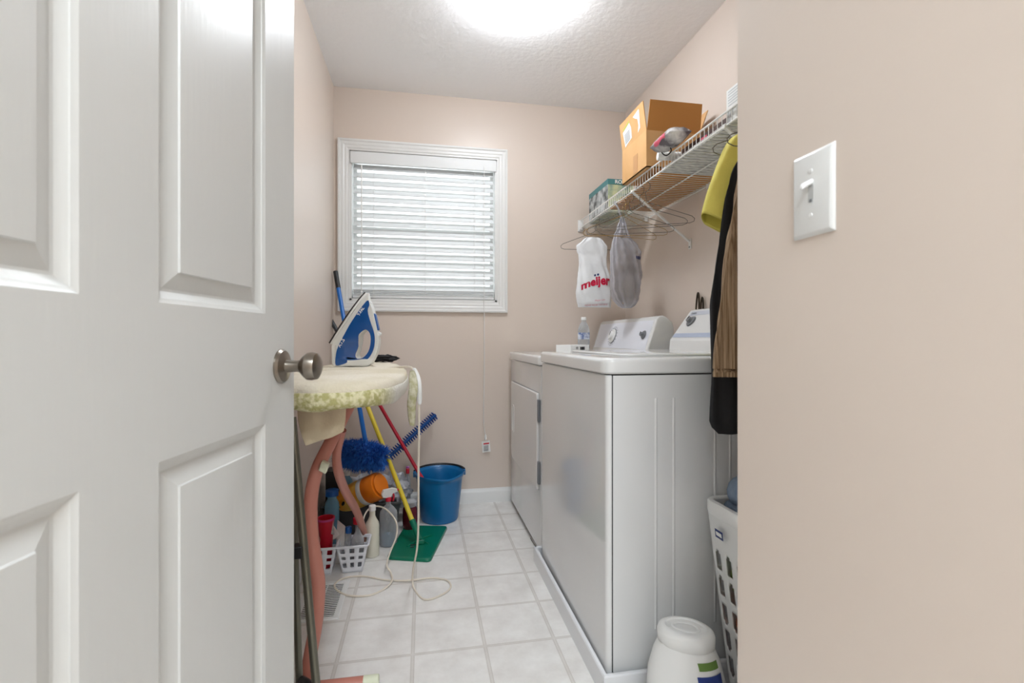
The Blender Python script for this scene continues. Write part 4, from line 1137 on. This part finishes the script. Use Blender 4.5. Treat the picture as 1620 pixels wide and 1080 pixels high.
# sole plate: pointed plate seen edge on
t_dir = (ip((540, 297), 0)-ip((318, 660), 0)); Ls = t_dir.length; t_dir.normalize()
n_dir = fy.cross(t_dir).normalized()
if n_dir.dot(rx) > 0: n_dir = -n_dir
def sole(a0, thick, k, name, m):
    pts = []
    for i in range(13):
        s_ = i/12; w_ = .052*k*(1-s_**2.6)**.8 if s_ < 1 else 0
        pts.append((s_, w_))
    out = [(s_, -w_) for s_, w_ in pts]+[(s_, w_) for s_, w_ in pts[-2::-1]]
    o_ = ip((318, 660), 0)+n_dir*a0
    return MB().loft([[o_+t_dir*(s_*Ls*(k if 0 else 1))+fy*w_+n_dir*h_ for s_, w_ in out] for h_ in (0, thick)]).build(name, m, ir, world=True, bevel=.001)
sole(-.004, .008, .96, 'sole_skirt', mat('iron_white_skirt', (228, 228, 224), .3))
sole(.004, .005, 1.0, 'soleplate', mat('iron_soleplate', (70, 66, 66), .3, .8))
MB().obox((ip((318, 660), 0)+ip((322, 812), 0))/2+rx*.010, rx*.010, fy*.046, (ip((318, 668), 0)-ip((322, 808), 0))/2).build('heel_rest', mat('iron_heel', (214, 212, 206), .4), ir, world=True, bevel=.003)
MB().prism([(592, 440), (606, 450), (622, 520), (632, 560), (618, 566), (600, 510)], [], lambda p, s_: ip(p, s_*.012)).build('steam_button', M['blue'], ir, world=True, bevel=.002)
MB().tube([ip((628, 590), -.012), ip((628, 590), .012)], .0085, 16).build('temperature_dial', M['plast_w'], ir, world=True, bevel=.002)
MB().tube([ip((568, 372), -.006), ip((568, 372), .006)], .005, 12).build('spray_nozzle', M['plast_w'], ir, world=True)
# print on the blue flank
bvb = bvh_of(blue_mb)
def iron_txt(c, size, body):
    vs, fs = text_geo(body, size, .0004); mb = MB()
    decal(mb, bvb, vs, fs, ip(c, 0), t_dir, t_dir.cross(fy), fy, .0010)
    return mb.build('printed_logo', M['plast_w'], ir, world=True, smooth=False)
iron_txt((516, 432), .014, 'T-FAL'); iron_txt((388, 652), .018, 'AVIS')
# cord
zt = IZ+.006
cpts = [ip((560, 800), 0), Pd(600, 582, 1.86), Pd(622, 581, 1.84), Pd(640, 580, 1.80), Pd(653, 585, 1.68)+Vector((.0, 0, .004)), Pd(660, 605, 1.625), Pd(663, 660, 1.63), Pd(662, 740, 1.66), Pd(662, 810, 1.72), Pd(660, 865, 1.79), PZ(653, 905, .06), PZ(655, 930, .004), PZ(672, 948, .004), PZ(700, 940, .004), PZ(713, 928, .004), PZ(706, 917, .004), PZ(680, 914, .004), PZ(645, 918, .007), PZ(610, 917, .004), PZ(575, 911, .004), PZ(545, 914, .004), PZ(529, 926, .006), PZ(545, 940, .006), PZ(580, 942, .004), PZ(605, 933, .004), PZ(620, 919, .010), PZ(618, 905, .012), PZ(612, 893, .034), Pd(617, 874, 2.12), Pd(627, 848, 2.15), Pd(627, 826, 2.18), Pd(614, 808, 2.21), Pd(600, 801, 2.25), Pd(586, 803, 2.25), Pd(576, 817, 2.20), Pd(572, 845, 2.15), Pd(572, 862, 2.13)]
MB().tube(catmull(cpts, 6), .0037, 8).build('power_cord', M['cord'], ir, world=True)
# black cloth on the board
bk = MB(); c = Pd(608, 570, 2.28); c.z = IZ+.018
rg = lump((c.x, c.y, IZ+.017), .05, 4, .45, 16, (1.15, .8, .32))
tag(rg.build('black_glove', M['blk']), 'crumpled black cloth glove lying behind the iron on the ironing board', 'glove')

# ------------------------------------------------------------------ folded metal stand behind the door
st = thing('folding_stand', 'folded grey metal tube stand between the open door and the ironing board', 'stand', (-.27, 1.15, 0))
a = Pd(462, 660, 1.13); b = Pd(500, 1080, 1.10); u = (b-a).normalized()
e = b+u*((.02-b.z)/u.z)
MB().tube([a, e], .0095, 12).build('tube_leg', M['steel'], st, world=True)
a2 = Pd(461, 700, 1.17); b2 = Pd(473, 1060, 1.15); u2 = (b2-a2).normalized(); e2 = b2+u2*((.02-b2.z)/u2.z)
MB().tube([a2, e2], .0085, 12).build('tube_leg', M['steel'], st, world=True)
MB().obox(Pd(472, 871, 1.115), (.011, 0, 0), (0, .014, 0), (0, 0, .014)).build('clip', M['black'], st, world=True, bevel=.002)
MB().tube(catmull([e2+Vector((0, 0, .16)), (b+e)/2+Vector((-.01, .01, .06)), e+Vector((.02, .0, .02)), e+Vector((.035, 0, 0))]), .011, 10).build('foot_joint', M['black'], st, world=True)
for q_ in (e, e2): MB().lathe([(.014, -.02), (.016, 0), (.013, .03)], q_, 14).build('rubber_foot', M['black'], st, world=True)

# ------------------------------------------------------------------ floor register
rg_ = thing('floor_register', 'white slotted floor vent register beside the plastic caddy', 'vent', (-.37, 1.93, 0))
x0, x1, y0, y1 = -.452, -.292, 1.785, 2.065
mb = MB(); rings = []
for i, z in ((0, 0.0005), (0, .003), (.003, .005), (.018, .005), (.021, .002)):
    rings.append([(x0+i, y0+i, z), (x1-i, y0+i, z), (x1-i, y1-i, z), (x0+i, y1-i, z)])
mb.loft(rings, cap=False).build('frame', M['plast_w'], rg_, world=True, angle=25)
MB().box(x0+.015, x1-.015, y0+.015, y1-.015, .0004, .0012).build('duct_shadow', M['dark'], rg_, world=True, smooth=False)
mb = MB(); y = y0+.024
while y < y1-.022:
    mb.box(x0+.019, x1-.019, y, y+.0055, .0034, .0045); y += .0125
mb.box(-.374, -.370, y0+.02, y1-.02, .0018, .0046); mb.build('louvres', M['plast_w'], rg_, world=True, smooth=False)

# ------------------------------------------------------------------ poles in the corner
def pole(name, lb, cat, a, b, r, m, tip=None, group=None):
    a = Vector(a); b = Vector(b)
    t = thing(name, lb, cat, (b.x, b.y, min(b.z, a.z)), 0, group)
    MB().tube([a, b], r, 14).build('pole', M[m], t, world=True)
    return t
top = Vector((-.478, 2.878, 1.375)); bot = Vector((-.302, 2.56, .455))
top = Pd(531, 431, 2.72); bot = Pd(579, 703, 2.42)
dust = pole('dust_mop', 'blue fluffy dust mop with a long blue pole leaning in the back left corner', 'mop', top, bot, .0115, 'bluepole')
u = (bot-top).normalized()
MB().tube([top-u*.006, top+u*.10], .0128, 14).build('grip', M['black'], dust, world=True)
def fluffy(p0, p1, R, n, L_, m, parent, name, seed=1, w=.0022, taper=True):
    random.seed(seed); p0 = Vector(p0); p1 = Vector(p1); ax = (p1-p0); Lx = ax.length; ax.normalize(); e1 = ax.orthogonal().normalized(); e2 = ax.cross(e1)
    mb = MB(); mb.tube([p0+(p1-p0)*i/8 for i in range(9)], [R*(.3+.7*sin(pi*(i+.5)/9)) for i in range(9)], 16)
    for i in range(n):
        t = random.random(); a = random.random()*2*pi
        rad = R*(.5+.5*sin(pi*min(1, max(0, t)))) if taper else R
        d_ = (e1*cos(a)+e2*sin(a)); d_ = (d_+ax*((t-.5)*1.0)+Vector((random.uniform(-.5, .5), random.uniform(-.5, .5), random.uniform(-.5, .3)))).normalized()
        b0 = p0+ax*(t*Lx)+(e1*cos(a)+e2*sin(a))*rad*.7; tip = b0+d_*L_*random.uniform(.6, 1.1)+Vector((0, 0, -.2*L_))
        s_ = d_.orthogonal().normalized()*w
        mid = (b0+tip)/2+Vector((random.uniform(-1, 1), random.uniform(-1, 1), random.uniform(-1, 1)))*L_*.12
        s2 = d_.cross(s_).normalized()*w
        k = len(mb.v)
        mb.v += [b0+s_, b0-s_*.5+s2, b0-s_*.5-s2, mid+s_, mid-s_*.5+s2, mid-s_*.5-s2, tip]
        mb.f += [(k, k+1, k+4, k+3), (k+1, k+2, k+5, k+4), (k+2, k, k+3, k+5), (k+3, k+4, k+6), (k+4, k+5, k+6), (k+5, k+3, k+6)]
    return mb.build(name, m, parent, world=True, smooth=False)
hm0 = Pd(541, 713, 2.42); hm1 = Pd(606, 722, 2.40)
fluffy(hm0, hm1, .055, 2600, .055, mat('blue_microfibre', (18, 84, 178), .7, rgb2=(40, 120, 214), cscale=60), dust, 'mop_head', 2)
# the long bristled brush leaning on the wall
ba = Vector((.088, YB-.045, .548)); bb = Pd(616, 722, 2.66)
ba = PY(689, 656, YB-.05)
br = thing('bristle_brush', 'long thin blue bristled cleaning brush leaning against the back wall', 'brush', (bb.x, bb.y, bb.z))
MB().tube([ba, bb], .010, 10).build('brush_core', M['blue'], br, world=True)
random.seed(5); mb = MB(); u = (bb-ba).normalized(); e1 = u.orthogonal().normalized(); e2 = u.cross(e1); Lb = (bb-ba).length
nr = 24
for i in range(nr):
    c = ba+u*(Lb*(i+.5)/nr)
    for k in range(18):
        a_ = 2*pi*(k+random.random()*.3)/18; d_ = (e1*cos(a_)+e2*sin(a_)+u*.08).normalized(); q = d_.orthogonal().normalized()*.0017; q2 = d_.cross(q).normalized()*.0017
        k0 = len(mb.v); tip = c+d_*.0285; mb.v += [c+q, c-q+q2, c-q-q2, tip+q*.6, tip-q*.4+q2*.6, tip-q*.4-q2*.6]
        mb.f += [(k0, k0+1, k0+4, k0+3), (k0+1, k0+2, k0+5, k0+4), (k0+2, k0, k0+3, k0+5), (k0+3, k0+4, k0+5)]
mb.build('bristles', mat('navy_bristles', (24, 62, 140), .5), br, world=True, smooth=False)

# bucket
BC = Vector((.092, 2.690, 0))
bk = thing('bucket', 'blue plastic bucket on the floor against the back wall', 'bucket', BC)
n = 48; rings = []
for (r, z, spout) in ((.085, .0, 0), (.098, .002, 0), (.102, .012, 0), (.124, .215, 0), (.126, .232, .3), (.130, .236, .5), (.132, .240, .7), (.136, .250, 1), (.138, .256, 1), (.136, .260, 1), (.131, .258, 1), (.125, .240, .5), (.120, .215, 0), (.098, .014, 0), (.02, .010, 0)):
    ring = []
    for k in range(n):
        a = 2*pi*k/n
        sp = .014*max(0, cos(a-radians(-78)))**10*spout
        sp2 = .008*max(0, cos(a-radians(20)))**14*spout
        ring.append(((r+sp+sp2)*cos(a), (r+sp+sp2)*sin(a), z-sp*.5))
    rings.append(ring)
MB().loft(rings).build('bucket_shell', M['bucket'], bk, angle=55)
ring = [( .139*cos(a), .139*sin(a)*.99, .262+.004*sin(a*1)) for a in [radians(8)+radians(164)*k/24 for k in range(25)]]
MB().tube(ring, .0055, 8).build('handle', M['black'], bk)
for sx in (1, -1): MB().obox((sx*.137, .012, .248), (.006, 0, 0), (0, .016, 0), (0, 0, .014)).build('handle_lug', M['bucket'], bk, bevel=.003)
# red pole standing in the bucket
a = Pd(524, 507, 2.62); b = Pd(666, 754, 2.625); u = (b-a).normalized()
e = Vector((.055, 2.655, .165)); 
a = Pd(524, 507, 2.74)
rp = pole('red_pole', 'thin red pole with a dark grip standing in the blue bucket', 'pole', a, Pd(665, 752, 2.60), .0095, 'redpole')
b = Pd(665, 752, 2.60); u = (b-a).normalized()
MB().tube([a-u*.004, a+u*.12], .0115, 12).build('grip', mat('charcoal_grip', (60, 62, 66), .35), rp, world=True)
MB().tube([b-u*.01, b+u*.09], [.0098, .016], 12).build('pole_socket', M['red'], rp, world=True)

# green mop plate with its yellow pole
gp = [PZ(611, 881, .012), PZ(640.6, 830, .012), PZ(708.6, 831, .012), PZ(681, 885.5, .012)]
cg = (gp[0]+gp[1]+gp[2]+gp[3])/4
gm_ = thing('flat_mop', 'green flat mop head lying on the floor with a yellow pole', 'mop', (cg.x, cg.y, 0))
def rounded_quad(pts, r, k=5):
    out = []; N_ = len(pts)
    for i in range(N_):
        p = pts[i]; a = (pts[i-1]-p).normalized(); b = (pts[(i+1) % N_]-p).normalized()
        for j in range(k+1):
            t = j/k; out.append((p+a*r)*(1-t)**2+p*2*t*(1-t)+(p+b*r)*t*t)
    return out
rings = []
for (s_, z) in ((1.0, .0005), (1.0, .006), (.985, .0115), (.96, .0135), (.90, .0125)):
    rings.append([(cg.x+(p.x-cg.x)*s_, cg.y+(p.y-cg.y)*s_, z) for p in rounded_quad(gp, .025)])
MB().loft(rings).build('mop_plate', M['green'], gm_, world=True, angle=50)
mb = MB()
for d_ in ((.07, .05), (-.05, -.06), (.05, -.05)):
    mb.tube(catmull([(cg.x, cg.y, .015), (cg.x+d_[0]*.6, cg.y+d_[1]*.6, .0155), (cg.x+d_[0], cg.y+d_[1], .0125)]), .0035, 6)
mb.build('plate_ribs', M['green'], gm_, world=True)
j0 = Pd(661, 862, 2.235); j0 = PZ(664, 858, .018)
a = Pd(557, 580, 2.66); b = Pd(652, 823, 2.36); 
MB().obox(j0+Vector((0, 0, .006)), (.022, 0, 0), (0, .012, 0), (0, 0, .010)).build('swivel_joint', M['green'], gm_, world=True, bevel=.003)
MB().tube([b, j0+Vector((0, 0, .012))], [.0155, .012], 14).build('pole_socket', M['green'], gm_, world=True)
u = (b-a).normalized()
MB().tube([a, b+u*.015], .0115, 14).build('pole', M['yellow'], gm_, world=True)
mb = MB().box(cg.x-.035, cg.x-.012, cg.y-.055, cg.y-.045, .0128, .0145); mb.box(cg.x-.035, cg.x-.018, cg.y-.078, cg.y-.068, .0128, .0145)
mb.build('plate_slots', M['dark'], gm_, world=True, smooth=False)

# ------------------------------------------------------------------ cleaning supplies
# white caddy basket with two visible bays
cd = thing('plastic_caddy', 'white plastic caddy basket with square holes, holding cleaning bottles', 'basket', (-.35, 2.18, 0))
CZ = .114
def caddy_wall(x0, x1, y0, y1, tap, nh):
    mb = MB()
    def side(fn, n):
        mb.grid(fn, n*4, 16, skip=lambda u, v: (.3 < (u*n) % 1 < .72) and (.18 < v < .92) and (.25 < ((v-.14)*3.6) % 1 < .80))
    def P_(u, v, s_):
        t = tap*(1-v); z = .002+v*(CZ-.004)
        a0, a1, b0, b1 = x0+t, x1-t, y0+t*.5, y1-t*.5
        return {'n': (a0+(a1-a0)*u, b0, z), 'f': (a0+(a1-a0)*u, b1, z), 'l': (a0, b0+(b1-b0)*u, z), 'r': (a1, b0+(b1-b0)*u, z)}[s_]
    side(lambda u, v: P_(u, v, 'n'), nh); side(lambda u, v: P_(u, v, 'f'), nh)
    side(lambda u, v: P_(u, v, 'l'), 3); side(lambda u, v: P_(u, v, 'r'), 3)
    mb.box(x0+tap, x1-tap, y0+tap*.5, y1-tap*.5, 0.001, .004)
    return mb
M['caddy'] = mat('white_caddy_plastic', (232, 234, 240), .35)
bays = [(-.355, -.232), (-.490, -.358)]
for (a0, a1) in bays:
    caddy_wall(a0, a1, 2.125, 2.238, .022, 3).build('bay', M['caddy'], cd, world=True, solid=.0025, angle=60)
mb = MB()
mb.tube([(-.232, 2.122, CZ), (-.228, 2.127, CZ), (-.228, 2.236, CZ), (-.232, 2.241, CZ), (-.49, 2.241, CZ), (-.495, 2.236, CZ), (-.495, 2.127, CZ), (-.49, 2.122, CZ)], .0045, 8, closed=True)
mb.tube([(-.3565, 2.125, CZ), (-.3565, 2.24, CZ)], .0045, 8); mb.build('rim', M['caddy'], cd, world=True)

def bottle(name, label, loc, r, h, m, cap_m, cap_r=.014, cap_h=.02, fill=None, fill_h=.4, trigger=None, trig2=None, sx=1, sy=1, rz=0, neck=.011, lab=None, shoulder=.68, cat='bottle', group=None):
    t = thing(name, label, cat, loc, rz, group)
    MB().lathe(bottle_prof(r, h, neck, shoulder), (0, 0, 0), 24, sx=sx, sy=sy).build('bottle_body', m, t, angle=60)
    if fill: MB().lathe([(r*.75, .003), (r*.93, .007), (r*.93, h*fill_h), (.001, h*fill_h)], (0, 0, 0), 24, sx=sx, sy=sy).build('liquid', fill, t)
    if lab: MB().lathe([(r*1.015, h*.18), (r*1.015, h*.55)], (0, 0, 0), 24, sx=sx, sy=sy, cap=False).build('label', lab, t)
    MB().lathe([(cap_r, h*.93), (cap_r, h*.93+cap_h), (cap_r*.85, h*.93+cap_h+.002), (.001, h*.93+cap_h+.002)], (0, 0, 0), 20).build('cap', cap_m, t, angle=50)
    if trigger:
        z = h*.93+cap_h
        pts = [(-.030, z+.004), (-.034, z+.022), (-.026, z+.038), (.020, z+.042), (.040, z+.036), (.042, z+.022), (.020, z+.018), (.012, z+.002), (.012, z), (-.012, z)]
        MB().prism(pts, [], lambda p, s_: (p[0], s_*.0095, p[1])).build('spray_head', trigger, t, bevel=.003)
        MB().tube(catmull([(.018, 0, z+.018), (.026, 0, z+.004), (.022, 0, z-.022)]), [.005]*12+[.004], 8).build('trigger', trig2 or trigger, t)
        MB().tube([(.040, 0, z+.029), (.049, 0, z+.029)], .006, 10).build('nozzle', trig2 or trigger, t)
    return t
M['clear_d'] = clear_mat('cloudy_clear_plastic', (240, 241, 243), .26, .12, rgb=(226, 229, 234))
M['milky'] = mat('milky_plastic', (226, 222, 206), .4)
M['bluec'] = clear_mat('pale_blue_bottle', (170, 214, 238), .5, .12, rgb=(150, 206, 236))
M['liq'] = mat('clear_blue_liquid', (120, 150, 172), .1)
bottle('white_bottle', 'slim milky white bottle standing on the floor right of the caddy', (-.226, 2.285, 0), .031, .222, M['milky'], M['plast_w'], .0155, .022, neck=.013, shoulder=.62)
sp = bottle('spray_bottle', 'clear spray bottle with a white and red trigger, right of the slim white bottle', (-.162, 2.395, 0), .042, .225, M['clear_d'], M['red'], .014, .018, fill=M['liq'], fill_h=.2, trigger=M['plast_w'], trig2=M['red'], shoulder=.66, rz=radians(20))
# in the caddy
bottle('clear_bottle', 'clear bottle with a red cap in the right bay of the caddy', (-.278, 2.190, .0055), .027, .195, M['clear_d'], M['red'], .020, .024, fill=mat('grey_liquid', (120, 112, 112), .3), fill_h=.45, shoulder=.55)
bottle('small_bottle', 'small bottle with a blue cap in the right bay of the caddy', (-.318, 2.205, .0055), .018, .148, M['clear_d'], M['blue'], .0135, .024, shoulder=.6)
tg_ = MB()
cupm = thing('red_cup', 'bright pink-red tapered cup at the left of the caddy', 'cup', (-.412, 2.20, .0055))
MB().lathe([(.022, 0), (.023, .002), (.0345, .205), (.0365, .208), (.0365, .212), (.0325, .212), (.022, .01), (.001, .008)], (0, 0, 0), 28).build('cup_body', M['red'], cupm, angle=45)
MB().lathe([(.0372, .203), (.0380, .208), (.0372, .2125)], (0, 0, 0), 28, cap=False).build('cup_rim', mat('magenta_rim', (196, 60, 130), .4), cupm)
fb = bottle('freshener_bottle', 'clear bottle with purple and yellow print leaning behind the salmon leg in the caddy', (-.452, 2.165, .0055), .024, .16, clear_mat('pink_tinted_plastic', (222, 190, 205), .4, .12, rgb=(190, 150, 175)), M['cream'], .014, .02, lab=mat('purple_yellow_label', (120, 60, 110), .4, rgb2=(220, 180, 70), cscale=50), shoulder=.6)
def card_(name, lb, cs, m, cat='tag'):
    return tag(MB().add(cs, [tuple(range(len(cs)))]).build(name, m, solid=.002, smooth=False), lb, cat)
c1 = card_('paper_packet', 'white paper packet propped at the left of the caddy', [Pd(508, 866, 2.085), Pd(538, 846, 2.10), Pd(522, 822, 2.12), Pd(511, 832, 2.11)], M['white'], 'packet')
c1.name = 'paper_packet'
card_('hang_tag', 'white hang tag with grey print standing up in the caddy', [Pd(516, 842, 2.075), Pd(529, 846, 2.075), Pd(527, 822, 2.085), Pd(519, 824, 2.085)], mat('tag_card', (226, 226, 222), .6, rgb2=(170, 176, 176), cscale=50))
wbx = MB(); 
wbx.add([Pd(532, 866, 2.10), Pd(544, 866, 2.09), Pd(550, 862, 2.12), Pd(534, 822, 2.12), Pd(546, 832, 2.11), Pd(549, 838, 2.14)], [(0, 1, 4, 3), (1, 2, 5, 4), (3, 4, 5), (0, 3, 5, 2)])
tag(wbx.build('white_refill_pack', M['plast_w'], solid=.002, smooth=False), 'small white folded refill pack in the middle of the caddy', 'packet')

# dark storage tub behind
tb = thing('storage_tub', 'dark grey storage tub full of cleaning supplies in the back left corner', 'tub', (-.30, 2.64, 0))
tx0_, tx1_, ty0_, ty1_, tz_ = -.485, -.105, 2.47, 2.84, .175
rings = []
for (i, z) in ((.03, 0), (.028, .004), (.006, tz_-.012), (0, tz_-.01), (0, tz_), (.010, tz_), (.012, tz_-.006), (.034, .006)):
    rings.append([(tx0_+i, ty0_+i, z), (tx1_-i, ty0_+i, z), (tx1_-i, ty1_-i, z), (tx0_+i, ty1_-i, z)])
MB().loft(rings).build('tub_shell', mat('dark_grey_tub', (74, 76, 80), .4), tb, world=True, bevel=.004, angle=40)
# black box in the tub, left
tag(MB().box(-.470, -.405, 2.50, 2.60, .02, .335).build('black_box', M['black'], bevel=.003), 'tall black box at the left side of the storage tub', 'box')
bottle('window_cleaner_bottle', 'pale blue spray bottle with a white trigger in the left of the storage tub', (-.372, 2.535, .04), .034, .285, M['bluec'], M['plast_w'], .013, .018, trigger=M['plast_w'], shoulder=.72, rz=radians(20))
bottle('blue_capped_bottle', 'short clear bottle with a blue screw cap in front of the blue spray bottle', (-.425, 2.42, 0), .033, .262, M['bluec'], M['blue'], .030, .026, shoulder=.74, neck=.024)
bottle('red_bottle', 'dark red bottle under the orange canister in the storage tub', (-.30, 2.535, .02), .032, .21, mat('deep_red_plastic', (140, 16, 40), .3), M['red'], .02, .02, shoulder=.8)
# orange wipes canister lying tilted
oa = Pd(548, 790, 2.42); ob = Pd(601, 767, 2.36); u = (ob-oa).normalized(); r = .066
oc = thing('wipes_canister', 'orange wipes canister lying tilted on top of the storage tub', 'canister', (oa.x, oa.y, oa.z-.06))
e1 = Vector((0, 0, 1)); e1 = (e1-u*e1.dot(u)).normalized(); e2 = u.cross(e1); Mo = Matrix(((e1.x, e2.x, u.x), (e1.y, e2.y, u.y), (e1.z, e2.z, u.z)))
Lc = (ob-oa).length
MB().lathe([(r*.9, -.02), (r, -.015), (r, Lc*.55), (r*.99, Lc*.56)], oa, 36, M=Mo).build('canister_body', M['orange_y'], oc, world=True, angle=50)
MB().lathe([(r*1.01, Lc*.55), (r*1.03, Lc*.57), (r*1.03, Lc*.66), (r*1.01, Lc*.68)], oa, 36, M=Mo).build('white_band', M['plast_w'], oc, world=True, angle=50)
lid = MB().lathe([(r*1.0, Lc*.67), (r*1.02, Lc*.70), (r*1.0, Lc*.95), (r*.95, Lc), (r*.5, Lc*1.02), (.001, Lc*1.02)], oa, 36, M=Mo).build('canister_lid', M['orange'], oc, world=True, angle=40)
fl_ = [(r*.80*cos(2*pi*k/20)*1.0, r*.80*sin(2*pi*k/20)) for k in range(20)]
MB().loft([[oa+Mo @ Vector((x, y, Lc*1.02+h_)) for x, y in fl_] for h_ in (0, .006)]).build('flip_top', M['orange'], lid, world=True, bevel=.002)
MB().lathe([(.010, 0), (.010, .001)], oa+u*.03-e2*0+(-fy)*.0+ (Vector((-fy.x, -fy.y, 0))-u*Vector((-fy.x, -fy.y, 0)).dot(u)).normalized()*(r+.0005), 16, M=Matrix(((u.x, 0, -fy.x), (u.y, 0, -fy.y), (u.z, 1, 0)))).build('round_mark', M['ink'], oc, world=True)
# grey bags
M['gbag'] = mat('grey_bag_film', (168, 170, 178), .3, rgb2=(200, 202, 208), cscale=9, bump=.8, bscale=30)
for i, (px, py, dd_, r_, sq, lb) in enumerate(((573, 765, 2.56, .075, (1.25, .9, .55), 'crumpled grey plastic bag between the blue mop head and the orange canister'),
                                      (622, 775, 2.62, .085, (.95, .9, .95), 'crumpled grey plastic bag at the right of the orange canister'),
                                      (548, 772, 2.50, .050, (.9, .9, .7), 'small wadded white plastic bag beside the blue spray bottle'))):
    c = Pd(px, py, dd_)
    mbl = lump(c, r_, i*3.7+1, .55, 26, sq)
    tag(mbl.build('crumpled_bag', M['gbag'] if i < 2 else mat('white_bag_film', (214, 218, 224), .3, bump=.8, bscale=30), angle=25), lb, 'bag')
# slender bottles at the right of the tub
for i, (px, cm, lb) in enumerate(((636, 'purple', 'slim clear bottle with a purple cap by the back wall, left of the red pole'), (645, 'red', 'slim clear bottle with a red cap beside the purple-capped one'))):
    q = PY(px, 800, 2.80 if i else 2.845); 
    cmat = M['red'] if cm == 'red' else mat('purple_cap', (190, 110, 190), .4)
    bottle('slim_bottle', lb, (max(q.x, -.085), 2.80 if i else 2.85, 0), .016, .245, M['clear_d'], cmat, .010, .024, shoulder=.70, neck=.007)
jr = thing('maroon_jar', 'dark maroon jar on the floor between the spray bottle and the bucket', 'jar', (-.065, 2.56, 0))
MB().lathe([(.030, 0), (.036, .006), (.038, .05), (.036, .11), (.028, .125)], (0, 0, 0), 24).build('jar_body', mat('maroon_glass', (96, 24, 34), .2), jr, angle=50)
MB().lathe([(.033, .124), (.035, .128), (.035, .148), (.03, .152), (.001, .153)], (0, 0, 0), 24).build('jar_lid', M['clear_d'], jr, angle=50)
